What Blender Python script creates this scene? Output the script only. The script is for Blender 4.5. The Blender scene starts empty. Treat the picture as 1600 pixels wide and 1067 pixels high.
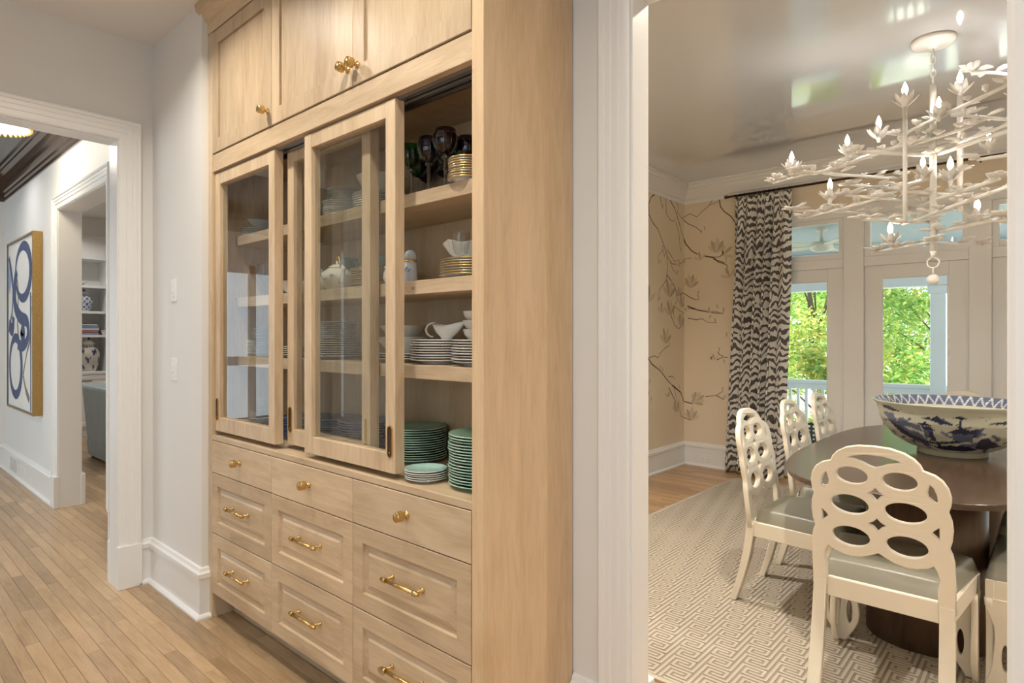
import bpy, bmesh, math, random
import numpy as np
from mathutils import Vector
R = math.radians
rnd = random.Random(7)
sc = bpy.context.scene
col = sc.collection
# ------------------------------------------------------------------ camera
CAMZ = 1.37; HZ = 526.0; FPX = 948.3; YAW = R(41.87)
cam = bpy.data.cameras.new('camera'); camo = bpy.data.objects.new('camera', cam); col.objects.link(camo)
cam.sensor_width = 36; cam.lens = FPX / 1600 * 36; cam.shift_y = -7.5 / 1600
cam.clip_start = .02; cam.clip_end = 300
camo.location = (0, 0, CAMZ); camo.rotation_euler = (R(90), 0, YAW); sc.camera = camo
# ------------------------------------------------------------------ world, sun, exposure
sc.view_settings.view_transform = 'Standard'; sc.view_settings.look = 'None'
sc.view_settings.exposure = 0.0; sc.view_settings.gamma = 1; sc.view_settings.use_curve_mapping = False
w = bpy.data.worlds.new('world'); sc.world = w; w.use_nodes = True
bg = w.node_tree.nodes['Background']; bg.inputs[0].default_value = (.80, .91, 1, 1); bg.inputs[1].default_value = 2.6
def lamp(name, kind, loc, power, color=(1, 1, 1), **k):
    l = bpy.data.lights.new(name, kind); l.energy = power; l.color = color
    o = bpy.data.objects.new(name, l); col.objects.link(o); o.location = loc
    for a, b in k.items():
        if a == 'rot': o.rotation_euler = b
        elif a == 'portal': l.cycles.is_portal = b
        else: setattr(l, a, b)
    return o
sun = lamp('sun', 'SUN', (5, -5, 12), 9.5, (1, .95, .86), angle=R(1.0))
sun.rotation_euler = Vector((-.62, .42, -.86)).to_track_quat('-Z', 'Y').to_euler()
WARM = (1, .90, .77); SOFT = (1, .96, .91)
sc.cycles.max_bounces = 9; sc.cycles.diffuse_bounces = 4; sc.cycles.transparent_max_bounces = 16
sc.cycles.sample_clamp_indirect = 6
# the French doors and added unseen openings let daylight in: portals guide the sky sampling
def portal(loc, rot, sx, sy):
    lamp('daylight_portal', 'AREA', loc, 1, shape='RECTANGLE', size=sx, size_y=sy, rot=rot, portal=True)
portal((-.45, 6.36, 1.3), (R(-90), 0, 0), 3.8, 2.4)
portal((.2, -2.45, 1.5), (R(90), 0, 0), 3.0, 1.9)
portal((-8.42, -1.35, 1.2), (0, R(-90), 0), 2.3, 1.2); portal((-6.22, -2.46, 1.4), (R(90), 0, 0), 3.7, 2.6)
# ------------------------------------------------------------------ geometry from measurements (metres)
_d = np.array([-math.sin(YAW), math.cos(YAW), 0]); _r = np.array([math.cos(YAW), math.sin(YAW), 0])
def _ray(px, py): return _d + (px - 800) / FPX * _r + np.array([0, 0, (HZ - py) / FPX])
def onZ(px, py, z): q = _ray(px, py); t = (z - CAMZ) / q[2]; return Vector((q[0]*t, q[1]*t, z))
def onY(px, py, y): q = _ray(px, py); t = y / q[1]; return Vector((q[0]*t, y, CAMZ + q[2]*t))
def onX(px, py, x): q = _ray(px, py); t = x / q[0]; return Vector((x, q[1]*t, CAMZ + q[2]*t))

# ------------------------------------------------------------------ mesh helpers
class MB:
    def __init__(s): s.v = []; s.f = []; s.m = []; s.sm = []
    def add(s, vs, fs, mat=0, smooth=False):
        n = len(s.v); s.v.extend([tuple(p) for p in vs])
        for f in fs: s.f.append(tuple(i + n for i in f)); s.m.append(mat); s.sm.append(smooth)
        return s
    def box(s, x0, x1, y0, y1, z0, z1, mat=0):
        v = [(x, y, z) for z in (z0, z1) for y in (y0, y1) for x in (x0, x1)]
        return s.add(v, [(0, 2, 3, 1), (4, 5, 7, 6), (0, 1, 5, 4), (2, 6, 7, 3), (0, 4, 6, 2), (1, 3, 7, 5)], mat)
    def lathe(s, prof, n=32, c=(0, 0, 0), axis='z', mat=0, smooth=True, cap=True):
        vs = []
        for r, h in prof:
            for i in range(n):
                a = 2 * math.pi * i / n; x, y = r * math.cos(a), r * math.sin(a)
                p = (x, y, h) if axis == 'z' else ((x, -h, y) if axis == '-y' else (h, x, y))
                vs.append((p[0] + c[0], p[1] + c[1], p[2] + c[2]))
        fs = []
        for j in range(len(prof) - 1):
            for i in range(n):
                k = (i + 1) % n; fs.append((j*n + i, j*n + k, (j+1)*n + k, (j+1)*n + i))
        s.add(vs, fs, mat, smooth)
        if cap:
            b = len(s.v) - len(vs)
            for j, rev in ((0, True), (len(prof) - 1, False)):
                if prof[j][0] > 1e-5:
                    ids = [b + j*n + i for i in range(n)]; s.f.append(tuple(ids[::-1] if rev else ids)); s.m.append(mat); s.sm.append(False)
        return s
    def tube(s, pts, r, n=8, mat=0, smooth=True, cap=True):
        pts = [Vector(p) for p in pts]; rs = r if isinstance(r, (list, tuple)) else [r] * len(pts)
        vs = []; up = None
        for i, p in enumerate(pts):
            t = (pts[min(i+1, len(pts)-1)] - pts[max(i-1, 0)]).normalized()
            if up is None: up = Vector((0, 0, 1)) if abs(t.z) < .9 else Vector((0, 1, 0))
            a = t.cross(up).normalized(); b = a.cross(t).normalized(); up = b
            for k in range(n):
                g = 2 * math.pi * k / n; vs.append(p + (a * math.cos(g) + b * math.sin(g)) * rs[i])
        fs = [(i*n + k, i*n + (k+1) % n, (i+1)*n + (k+1) % n, (i+1)*n + k) for i in range(len(pts)-1) for k in range(n)]
        base = len(s.v); s.add(vs, fs, mat, smooth)
        if cap:
            s.f += [tuple(base + k for k in range(n))[::-1], tuple(base + (len(pts)-1)*n + k for k in range(n))]; s.m += [mat]*2; s.sm += [False]*2
        return s
    def prism(s, poly, to3, d0, d1, mat=0):
        n = len(poly); vs = [to3(a, b, d0) for a, b in poly] + [to3(a, b, d1) for a, b in poly]
        return s.add(vs, [tuple(range(n))[::-1], tuple(range(n, 2*n))] + [(i, (i+1) % n, n + (i+1) % n, n + i) for i in range(n)], mat)
    def sweep(s, path, prof, to3, closed=False, mat=0):
        """path: 2d polyline, prof: (offset to the left of the path, depth) ; mitred"""
        P = [Vector(p) for p in path]; n = len(P); rows = []
        for i in range(n):
            a = P[i] - P[i-1] if (i or closed) else None; b = P[(i+1) % n] - P[i] if (i < n-1 or closed) else None
            if a is None: a = b
            if b is None: b = a
            a = a.normalized(); b = b.normalized(); na = Vector((-a.y, a.x)); nb = Vector((-b.y, b.x))
            m = (na + nb).normalized(); m = m / max(.2, m.dot(na))
            rows.append([to3(P[i].x + m.x*o, P[i].y + m.y*o, d) for o, d in prof])
        k = len(prof); vs = [q for r_ in rows for q in r_]
        fs = [(i*k + j, i*k + (j+1) % k, ((i+1) % n)*k + (j+1) % k, ((i+1) % n)*k + j) for i in range(n if closed else n-1) for j in range(k)]
        if not closed: fs += [tuple(range(k))[::-1], tuple((n-1)*k + j for j in range(k))]
        return s.add(vs, fs, mat)
    def rings(s, x0, x1, z0, z1, y, levels, thick, mat=0):
        """a panelled front facing -y; levels = (inset, depth into the front)"""
        vs = [(x0, y + thick, z0), (x1, y + thick, z0), (x1, y + thick, z1), (x0, y + thick, z1)]
        for i, d in levels: vs += [(x0+i, y+d, z0+i), (x1-i, y+d, z0+i), (x1-i, y+d, z1-i), (x0+i, y+d, z1-i)]
        fs = [(3, 2, 1, 0)]
        for j in range(len(levels)):
            for k in range(4): fs.append((j*4 + k, j*4 + (k+1) % 4, j*4 + 4 + (k+1) % 4, j*4 + 4 + k))
        L = len(levels)*4; fs.append((L, L+1, L+2, L+3))
        return s.add(vs, fs, mat)
    def mesh(s, name, mats):
        me = bpy.data.meshes.new(name); me.from_pydata(s.v, [], s.f)
        for m in (mats if isinstance(mats, (list, tuple)) else [mats]): me.materials.append(M[m] if isinstance(m, str) else m)
        me.polygons.foreach_set('material_index', s.m); me.polygons.foreach_set('use_smooth', s.sm); me.update()
        bm = bmesh.new(); bm.from_mesh(me); bmesh.ops.recalc_face_normals(bm, faces=bm.faces); bm.to_mesh(me); bm.free()
        return me
    def build(s, name, mats, parent=None, loc=None, bevel=0, seg=1, rotz=None):
        return link(name, s.mesh(name, mats), parent, loc, bevel, seg, rotz)
def link(name, me, parent=None, loc=None, bevel=0, seg=1, rotz=None):
    o = bpy.data.objects.new(name, me); col.objects.link(o)
    if parent: o.parent = parent
    if loc: o.location = loc
    if rotz is not None: o.rotation_euler.z = rotz
    if bevel:
        b = o.modifiers.new('bevel', 'BEVEL'); b.width = bevel; b.segments = seg; b.limit_method = 'ANGLE'; b.angle_limit = R(40)
        b.harden_normals = False
    return o
def tag(o, label=None, cat=None, group=None, kind=None):
    if label: o['label'] = label
    if cat: o['category'] = cat
    if group: o['group'] = group
    if kind: o['kind'] = kind
    return o
def thing(name, label, cat, loc=(0, 0, 0), rotz=0, group=None):
    o = bpy.data.objects.new(name, None); col.objects.link(o); o.location = loc; o.rotation_euler.z = rotz; o.empty_display_size = .1
    return tag(o, label, cat, group)
def struct(o, label, cat): return tag(o, label, cat, kind='structure')
def copy_tree(o, parent=None, kids=None):
    c = o.copy(); col.objects.link(c); c.parent = parent
    for ch in list(KIDS(o)): copy_tree(ch, c)
    return c
def KIDS(o): return [c for c in o.children]
xyz = lambda a, b, c: (a, b, c)
ORD = ['bottom', 'second', 'third', 'fourth', 'fifth', 'sixth', 'seventh', 'eighth', 'ninth', 'tenth', 'eleventh', 'twelfth', 'thirteenth', 'fourteenth', 'fifteenth', 'sixteenth', 'seventeenth', 'eighteenth', 'nineteenth', 'twentieth']

# ------------------------------------------------------------------ materials
M = {}
def pm(name, c, rough=.5, metal=0, **k):
    m = bpy.data.materials.new(name); m.use_nodes = True; b = m.node_tree.nodes['Principled BSDF']
    b.inputs['Base Color'].default_value = (*c, 1); b.inputs['Roughness'].default_value = rough; b.inputs['Metallic'].default_value = metal
    for a, v in k.items(): b.inputs[a.replace('_', ' ')].default_value = v
    M[name] = m; return m
class NT:
    def __init__(s, m): s.t = m.node_tree; s.b = s.t.nodes['Principled BSDF']
    def n(s, kind, **k):
        x = s.t.nodes.new(kind)
        for a, v in k.items(): setattr(x, a, v)
        return x
    def l(s, a, b): s.t.links.new(a, b)
    def math(s, op, a, b=None, clamp=False):
        x = s.n('ShaderNodeMath', operation=op, use_clamp=clamp)
        for i, q in enumerate((a, b)):
            if q is None: continue
            if isinstance(q, (int, float)): x.inputs[i].default_value = q
            else: s.l(q, x.inputs[i])
        return x.outputs[0]
    def mix(s, f, a, b):
        x = s.n('ShaderNodeMix', data_type='RGBA')
        for i, q in ((0, f), (6, a), (7, b)):
            if isinstance(q, (int, float)): x.inputs[i].default_value = q
            elif isinstance(q, tuple): x.inputs[i].default_value = (*q, 1)
            else: s.l(q, x.inputs[i])
        return x.outputs[2]
    def noise(s, vec, scale, detail=3, rough=.5, dist=0):
        x = s.n('ShaderNodeTexNoise'); x.inputs['Scale'].default_value = scale; x.inputs['Detail'].default_value = detail
        x.inputs['Roughness'].default_value = rough; x.inputs['Distortion'].default_value = dist
        if vec is not None: s.l(vec, x.inputs['Vector'])
        return x.outputs['Fac']
    def mapv(s, vec, scale=(1, 1, 1), loc=None, rot=None):
        x = s.n('ShaderNodeMapping'); x.inputs['Scale'].default_value = scale; s.l(vec, x.inputs['Vector'])
        if rot: x.inputs['Rotation'].default_value = rot
        if loc is not None:
            if isinstance(loc, tuple): x.inputs['Location'].default_value = loc
            else: s.l(loc, x.inputs['Location'])
        return x.outputs[0]
    def ramp(s, f, stops):
        x = s.n('ShaderNodeValToRGB'); s.l(f, x.inputs[0]); e = x.color_ramp.elements
        while len(e) < len(stops): e.new(.5)
        for q, (p, c) in zip(e, stops): q.position = p; q.color = (*c, 1)
        return x.outputs[0]
    def bump(s, h, strength=.1, dist=.002):
        x = s.n('ShaderNodeBump'); x.inputs['Strength'].default_value = strength; x.inputs['Distance'].default_value = dist
        s.l(h, x.inputs['Height']); s.l(x.outputs[0], s.b.inputs['Normal'])
def wood(name, light, dark, axis, rough=.42, tint=.12, knots=True, attr=None, fine=60):
    m = pm(name, light, rough); t = NT(m)
    co = t.n('ShaderNodeTexCoord').outputs['Object']; oi = t.n('ShaderNodeObjectInfo')
    rv = oi.outputs['Random']
    if attr: rv = t.n('ShaderNodeAttribute', attribute_name=attr).outputs['Fac']
    cx = t.n('ShaderNodeCombineXYZ')
    for i, k in enumerate((17.3, 9.1, 23.7)): t.l(t.math('MULTIPLY', rv, k), cx.inputs[i])
    st = {'x': (.16, 1, 1), 'y': (1, .16, 1), 'z': (1, 1, .16)}[axis]; st2 = {'x': (.035, 1, 1), 'y': (1, .035, 1), 'z': (1, 1, .035)}[axis]
    v = t.mapv(co, st, cx.outputs[0]); v2 = t.mapv(co, st2, cx.outputs[0])
    big = t.noise(v, 7, 3, .55, .8); mid = t.noise(v, 26, 4, .6, 1.2); fin = t.noise(v2, fine*4, 2, .6)
    g = t.math('ADD', t.math('MULTIPLY', big, .45), t.math('ADD', t.math('MULTIPLY', mid, .33), t.math('MULTIPLY', fin, .22)))
    c = t.ramp(g, [(.38, dark), (.50, tuple(a*.6+b*.4 for a, b in zip(light, dark))), (.60, light)])
    if knots:
        vo = t.n('ShaderNodeTexVoronoi'); vo.inputs['Scale'].default_value = 2.3; t.l(t.mapv(co, {'x': (.8, 1.3, 1.3), 'y': (1.3, .8, 1.3), 'z': (1.3, 1.3, .8)}[axis], cx.outputs[0]), vo.inputs['Vector'])
        kf = t.math('MULTIPLY', t.math('LESS_THAN', vo.outputs['Distance'], .05), t.math('GREATER_THAN', fin, .40))
        c = t.mix(t.math('MULTIPLY', kf, .55), c, tuple(q*.35 for q in dark))
    h = t.n('ShaderNodeHueSaturation'); t.l(c, h.inputs['Color']); t.l(t.math('ADD', 1 - tint, t.math('MULTIPLY', rv, 2*tint)), h.inputs['Value'])
    t.l(h.outputs[0], t.b.inputs['Base Color']); t.bump(g, .12, .001); return m
pm('wall_white', (.79, .79, .775), .55); pm('trim_white', (.84, .84, .83), .32); pm('ceiling_white', (.82, .80, .78), .6)
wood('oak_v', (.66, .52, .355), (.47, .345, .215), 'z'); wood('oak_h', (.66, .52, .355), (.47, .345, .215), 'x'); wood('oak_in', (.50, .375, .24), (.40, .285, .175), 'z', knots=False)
wood('oak_side', (.67, .50, .315), (.53, .375, .22), 'z', rough=.45)
wood('floor_oak', (.545, .385, .228), (.36, .238, .128), 'x', rough=.3, tint=.2, knots=False)
wood('floor_far', (.535, .345, .185), (.36, .215, .10), 'x', rough=.3, tint=.2, knots=False, attr='tint')
wood('walnut', (.085, .052, .034), (.045, .028, .018), 'y', rough=.22, knots=False); wood('walnut_v', (.13, .078, .046), (.065, .038, .023), 'z', rough=.35, knots=False)
pm('brass', (.66, .46, .19), .25, 1); pm('dark_gap', (.02, .015, .01), .8); pm('track_metal', (.35, .34, .33), .35, 1); pm('bronze', (.10, .065, .04), .45, .8)
pm('chair_cream', (.80, .73, .60), .3); pm('leather', (.25, .235, .18), .36); pm('plaster_white', (.88, .86, .82), .5); pm('bulb', (1, .9, .75), .3, Emission_Color=(1, .86, .62, 1), Emission_Strength=22)
pm('switch_white', (.86, .86, .85), .3); pm('slot_dark', (.12, .12, .12), .5); pm('lamp_glow', (1, .9, .7), .4, Emission_Color=(1, .87, .66, 1), Emission_Strength=14)
pm('gold_bead', (.85, .58, .16), .3, .9, Emission_Color=(1, .6, .15, 1), Emission_Strength=.35)
pm('porcelain', (.78, .78, .74), .12); pm('porcelain_grey', (.62, .60, .55), .15); pm('green_glaze', (.40, .62, .50), .12); pm('green_dark', (.20, .36, .27), .15); pm('mint_glaze', (.42, .66, .60), .12)
pm('gold_rim', (.80, .55, .20), .25, 1); pm('blue_glaze', (.09, .13, .28), .2); pm('teal_glaze', (.30, .45, .50), .2); pm('blue_white', (.45, .50, .58), .15); pm('white_print', (.80, .79, .74), .6)
pm('can_trim', (.85, .85, .84), .4)
pm('porch_white', (.84, .87, .86), .5); pm('porch_ceiling', (.50, .57, .60), .5); pm('porch_floor', (.45, .47, .47), .6); pm('lawn', (.85, .85, .74), .9); pm('bark', (.09, .065, .045), .9)
pm('wicker', (.055, .05, .045), .6); pm('teak', (.33, .15, .07), .5); pm('fan_cream', (.80, .76, .62), .5)
pm('book_blue', (.22, .33, .50), .5); pm('book_grey', (.60, .64, .68), .5); pm('book_red', (.55, .14, .12), .5); pm('paper', (.85, .83, .78), .7)
pm('door_white', (.80, .82, .85), .35)
def glassy(name, tint, ior=1.45, gl_rough=0.0, boost=1.0):
    m = bpy.data.materials.new(name); m.use_nodes = True; nt = m.node_tree; nt.nodes.clear()
    o = nt.nodes.new('ShaderNodeOutputMaterial'); mx = nt.nodes.new('ShaderNodeMixShader'); tr = nt.nodes.new('ShaderNodeBsdfTransparent'); gl = nt.nodes.new('ShaderNodeBsdfGlossy'); fr = nt.nodes.new('ShaderNodeFresnel')
    tr.inputs[0].default_value = (*tint, 1); gl.inputs['Roughness'].default_value = gl_rough; fr.inputs[0].default_value = ior
    ge = nt.nodes.new('ShaderNodeNewGeometry'); fm = nt.nodes.new('ShaderNodeMath'); fm.operation = 'SUBTRACT'; fm.use_clamp = True   # inner face of the slab adds no second mirror
    nt.links.new(fr.outputs[0], fm.inputs[0]); nt.links.new(ge.outputs['Backfacing'], fm.inputs[1]); fac = fm.outputs[0]
    if boost != 1:
        mu = nt.nodes.new('ShaderNodeMath'); mu.operation = 'MULTIPLY'; mu.use_clamp = True; nt.links.new(fac, mu.inputs[0]); mu.inputs[1].default_value = boost; fac = mu.outputs[0]
    nt.links.new(fac, mx.inputs[0]); nt.links.new(tr.outputs[0], mx.inputs[1]); nt.links.new(gl.outputs[0], mx.inputs[2]); nt.links.new(mx.outputs[0], o.inputs[0])
    M[name] = m
glassy('glass_stem', (.90, .92, .92), 1.6, .02, 3.0); glassy('pane', (.97, .98, .98), 1.5); glassy('cabinet_glass', (.94, .95, .94), 1.5, 0, 1.35)
for nm, c in (('glass_clear', (.96, .97, .97)), ('glass_green', (.16, .58, .24)), ('glass_blue', (.17, .19, .46)), ('glass_purple', (.36, .17, .27)), ('glass_dark', (.22, .17, .26))):
    glassy(nm, c, 1.5, .02, 1.6)
# lacquered dining ceiling
m = pm('lacquer_ceiling', (.66, .675, .70), .06); t = NT(m); co = t.n('ShaderNodeTexCoord').outputs['Object']
t.b.inputs['Coat Weight'].default_value = 1; t.b.inputs['Coat Roughness'].default_value = .06; t.b.inputs['IOR'].default_value = 2.0; t.b.inputs['Coat IOR'].default_value = 1.8
t.bump(t.noise(t.mapv(co, (1, 2.2, 1)), 3.5, 3, .5), .05, .02)
m = pm('lacquer_brown', (.060, .036, .024), .16); m.node_tree.nodes['Principled BSDF'].inputs['Coat Weight'].default_value = .6
# wallpaper ground, with the faint horizontal weave of grasscloth
m = pm('wallpaper', (.76, .62, .42), .7); t = NT(m); co = t.n('ShaderNodeTexCoord').outputs['Object']
g = t.noise(t.mapv(co, (1.2, 1.2, 60)), 5, 3); t.l(t.mix(g, (.76, .645, .48), (.84, .73, .57)), t.b.inputs['Base Color'])
pm('ink_branch', (.13, .095, .06), .8); pm('ink_petal', (.66, .56, .41), .8); pm('ink_petal_dark', (.50, .415, .295), .8)
# zebra cloth
m = pm('zebra_cloth', (.8, .78, .72), .8); t = NT(m); uv = t.n('ShaderNodeTexCoord').outputs['UV']
n1 = t.noise(t.mapv(uv, (3.4, 1.7, 1)), 2.2, 2, .5); n2 = t.noise(t.mapv(uv, (12, 6, 1)), 1.5, 1)
sx = t.n('ShaderNodeSeparateXYZ'); t.l(uv, sx.inputs[0])
ph = t.math('ADD', t.math('MULTIPLY', sx.outputs[1], 88), t.math('ADD', t.math('MULTIPLY', n1, 20), t.math('MULTIPLY', t.math('SINE', t.math('MULTIPLY', sx.outputs[0], 42)), 1.3)))
sv = t.math('SINE', ph); thr = t.math('SUBTRACT', t.math('MULTIPLY', n2, 3.6), 1.62)
t.l(t.mix(t.math('GREATER_THAN', sv, thr), (.80, .77, .71), (.105, .095, .09)), t.b.inputs['Base Color'])
# velvet, canvas, ottoman leather etc
m = pm('velvet', (.20, .31, .35), .75, Sheen_Weight=.6); t = NT(m); co = t.n('ShaderNodeTexCoord').outputs['Object']
t.l(t.mix(t.noise(t.mapv(co, (5, 5, 1.4)), 4, 5, .65), (.14, .24, .28), (.42, .54, .57)), t.b.inputs['Base Color'])
m = pm('canvas', (.76, .74, .70), .8); t = NT(m); co = t.n('ShaderNodeTexCoord').outputs['Object']; t.l(t.mix(t.noise(co, 4, 5, .7), (.66, .65, .62), (.82, .80, .76)), t.b.inputs['Base Color'])
m = pm('paint_blue', (.07, .10, .22), .7); t = NT(m); co = t.n('ShaderNodeTexCoord').outputs['Object']; t.l(t.mix(t.noise(co, 9, 5, .7), (.03, .04, .10), (.09, .125, .25)), t.b.inputs['Base Color'])
pm('paint_olive', (.20, .17, .12), .7); pm('paint_pale', (.32, .40, .58), .7)
m = pm('gilt_side', (.42, .25, .07), .5, .35); t = NT(m); co = t.n('ShaderNodeTexCoord').outputs['Object']; t.l(t.mix(t.noise(co, 60, 4, .7), (.26, .145, .04), (.55, .35, .11)), t.b.inputs['Base Color'])
m = pm('rug_ground', (.46, .385, .30), .95); t = NT(m); co = t.n('ShaderNodeTexCoord').outputs['Object']; t.l(t.mix(t.noise(co, 300, 2), (.27, .225, .17), (.36, .30, .235)), t.b.inputs['Base Color'])
pm('rug_line', (.52, .455, .36), .95)
m = pm('stripe_cushion', (.3, .35, .45), .8); t = NT(m); co = t.n('ShaderNodeTexCoord').outputs['Object']; sx = t.n('ShaderNodeSeparateXYZ'); t.l(co, sx.inputs[0])
t.l(t.mix(t.math('GREATER_THAN', t.math('SINE', t.math('MULTIPLY', sx.outputs[0], 130)), 0), (.18, .22, .32), (.55, .60, .68)), t.b.inputs['Base Color'])
def leafmat(name, c1, c2):
    m = pm(name, c1, .6); t = NT(m); at = t.n('ShaderNodeAttribute', attribute_name='tint').outputs['Fac']
    c = t.mix(at, c1, c2); t.l(c, t.b.inputs['Base Color']); tr = t.n('ShaderNodeBsdfTranslucent'); t.l(c, tr.inputs[0]); mx = t.n('ShaderNodeMixShader'); mx.inputs[0].default_value = .45
    o = t.t.nodes['Material Output']; t.l(t.b.outputs[0], mx.inputs[1]); t.l(tr.outputs[0], mx.inputs[2]); t.l(mx.outputs[0], o.inputs[0])
leafmat('leaf_green', (.10, .30, .05), (.42, .62, .16)); leafmat('leaf_gold', (.26, .40, .06), (.80, .70, .22))
# glazed bowl and ginger jars carry their painting in a colour attribute
def painted(name, rough=.12):
    m = pm(name, (.6, .6, .55), rough); t = NT(m); a = t.n('ShaderNodeAttribute', attribute_name='glaze').outputs['Color']; t.l(a, t.b.inputs['Base Color'])
    m.node_tree.nodes['Principled BSDF'].inputs['Coat Weight'].default_value = .5
painted('painted_glaze')
# ================================================================== STRUCTURE
CE = 3.0
# floor: sub-floor slab, planks laid on it
flo = struct(MB().box(-10.4, 2.7, -3.2, 6.3, -.10, -.02).build('floor', 'dark_gap'), 'pale oak strip floor running through hall, foyer and dining room', 'floor')
PW = .055; LENS = (.46, .62, .8, .98, 1.18, 1.42)
def plank_mb(L, w=PW, x=0, y=0):
    g = .0006; c = .0012; a0, a1, b0, b1 = x - L/2 + g, x + L/2 - g, y - w/2 + g, y + w/2 - g
    v = [(a0, b0, -.02), (a1, b0, -.02), (a1, b1, -.02), (a0, b1, -.02), (a0, b0, -c), (a1, b0, -c), (a1, b1, -c), (a0, b1, -c), (a0+c, b0+c, 0), (a1-c, b0+c, 0), (a1-c, b1-c, 0), (a0+c, b1-c, 0)]
    return v, [(0, 1, 5, 4), (1, 2, 6, 5), (2, 3, 7, 6), (3, 0, 4, 7), (4, 5, 9, 8), (5, 6, 10, 9), (6, 7, 11, 10), (7, 4, 8, 11), (8, 9, 10, 11)]
pmesh = {}
for L in LENS:
    b = MB(); b.add(*plank_mb(L)); pmesh[L] = b.mesh('plank', 'floor_oak')
cand = []
j0 = int((-3 - 1.0) / PW)
for j in range(j0, int((6.2 - 1.0) / PW) + 1):
    y = 1.0 + (j + .5) * PW; x = -10.3 + rnd.random() * .4
    while x < 2.6:
        L = rnd.choice(LENS); xc = x + L/2; x += L
        # what the photograph can see of the floor, nearest first
        k = -xc * math.sin(YAW) + y * math.cos(YAW); px = 800 + FPX * (xc * math.cos(YAW) + y * math.sin(YAW)) / max(k, .05)
        hall = k > .6 and -120 < px < 560 and y < 1.40 and HZ + FPX*CAMZ/k < 1190
        din = k > 2 and 1000 < px < 1180 and y > 2
        liv = 1.3 < y < 2.5 and xc < -4.8 and px > 60
        cand.append((0 if hall else 1 if liv else 2 if din else 3, k, xc, y, L))
cand.sort(); far = MB(); tints = []
for i, (c, k, x, y, L) in enumerate(cand):
    if i < 300 and c < 2: link('plank', pmesh[L], flo, (x, y, 0))
    else: far.add(*plank_mb(L, x=x, y=y)); tints += [rnd.random()] * 12
fo = far.build('plank_field', 'floor_far', flo); fo['kind'] = 'stuff'
at = fo.data.attributes.new('tint', 'FLOAT', 'POINT'); at.data.foreach_set('value', tints)

def wallbox(name, label, mat, boxes):
    b = MB()
    for q in boxes: b.box(*q)
    return struct(b.build(name, mat), label, 'wall')
wallbox('wall_hall', 'off-white hall wall carrying two light switches beside the oak cabinet', 'wall_white', [(-3.79, -3.105, 1.195, 1.62, 0, CE)])
wallbox('wall_doorway', 'off-white hall wall with the wide cased opening to the foyer', 'wall_white', [(-3.92, -3.79, 1.035, 1.62, 0, CE), (-3.92, -3.79, -2.5, .085, 0, CE), (-3.92, -3.79, .085, 1.035, 2.449, CE)])
wallbox('wall_dining_front', 'off-white wall behind the cabinet with the opening to the dining room', 'wall_white', [(-3.79, -.994, 1.656, 1.745, 0, CE), (-.062, 2.6, 1.656, 1.745, 0, CE), (-.994, -.062, 1.656, 1.745, 2.455, CE)])
wallbox('wall_right', 'off-white end wall of the hall', 'wall_white', [(2.5, 2.6, -2.5, 1.656, 0, CE)])
wallbox('wall_back', 'off-white hall wall with an added wide window behind the photographer', 'wall_white', [(-3.79, -1.3, -2.5, -2.4, 0, CE), (1.7, 2.6, -2.5, -2.4, 0, CE), (-1.3, 1.7, -2.5, -2.4, 0, .55), (-1.3, 1.7, -2.5, -2.4, 2.45, CE)])
wallbox('wall_foyer', 'pale grey foyer wall with a large abstract painting', 'wall_white', [(-8.4, -5.945, 1.195, 1.346, 0, CE), (-4.6, -3.92, 1.195, 1.346, 0, CE), (-5.945, -4.6, 1.195, 1.346, 2.40, CE)])
wallbox('wall_foyer_far', 'pale grey far wall of the foyer', 'wall_white', [(-8.4, -8.27, -.75, 1.195, 0, CE), (-8.4, -8.27, -2.5, -1.95, 0, CE), (-8.4, -8.27, -1.95, -.75, 2.35, CE)])
wallbox('wall_foyer_front', 'foyer front wall with an added tall window', 'wall_white', [(-8.4, -8.05, -2.5, -2.4, 0, CE), (-4.4, -3.92, -2.5, -2.4, 0, CE), (-8.05, -4.4, -2.5, -2.4, 0, .12), (-8.05, -4.4, -2.5, -2.4, 2.7, CE)])
wallbox('wall_living_far', 'white living room wall behind the built-in shelves', 'wall_white', [(-10.4, -10.25, 1.2, 5.2, 0, CE)])
wallbox('wall_living_side', 'white side wall of the living room', 'wall_white', [(-10.4, -3.1, 5.1, 5.2, 0, CE), (-10.25, -8.4, 1.2, 1.346, 0, CE), (-10.25, -9.83, 2.62, 5.1, 0, CE)])
wl = wallbox('wall_dining_left', 'beige grasscloth wall with ink magnolia branches by the corner', 'wallpaper', [(-3.1, -3.0, 1.745, 6.29, 0, CE)])
ww = wallbox('wall_window', 'beige magnolia wallpaper wall around the French doors', 'wallpaper', [(-3.0, -2.36, 6.14, 6.29, 0, CE), (1.45, 2.1, 6.14, 6.29, 0, CE), (-2.36, 1.45, 6.14, 6.29, 2.56, CE)])
wallbox('wall_dining_right', 'beige grasscloth right wall of the dining room', 'wallpaper', [(2.1, 2.2, 1.745, 6.29, 0, CE)])
wallbox('wall_dining_inside', 'beige grasscloth lining of the dining room beside the opening', 'wallpaper', [(-3.0, -1.11, 1.745, 1.749, 0, CE), (.05, 2.1, 1.745, 1.749, 0, CE), (-1.11, .05, 1.745, 1.749, 2.57, CE)])
struct(MB().box(-3.92, 2.6, -2.5, 1.72, CE, 3.15).build('ceiling', 'ceiling_white'), 'white hall ceiling', 'ceiling')
struct(MB().box(-3.1, 2.2, 1.72, 6.29, CE, 3.15).build('ceiling_dining', 'lacquer_ceiling'), 'grey high-gloss lacquered dining room ceiling', 'ceiling')
struct(MB().box(-8.4, -3.92, -2.5, 1.27, CE, 3.15).build('ceiling_foyer', 'lacquer_brown'), 'dark brown lacquered foyer ceiling', 'ceiling')
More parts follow.
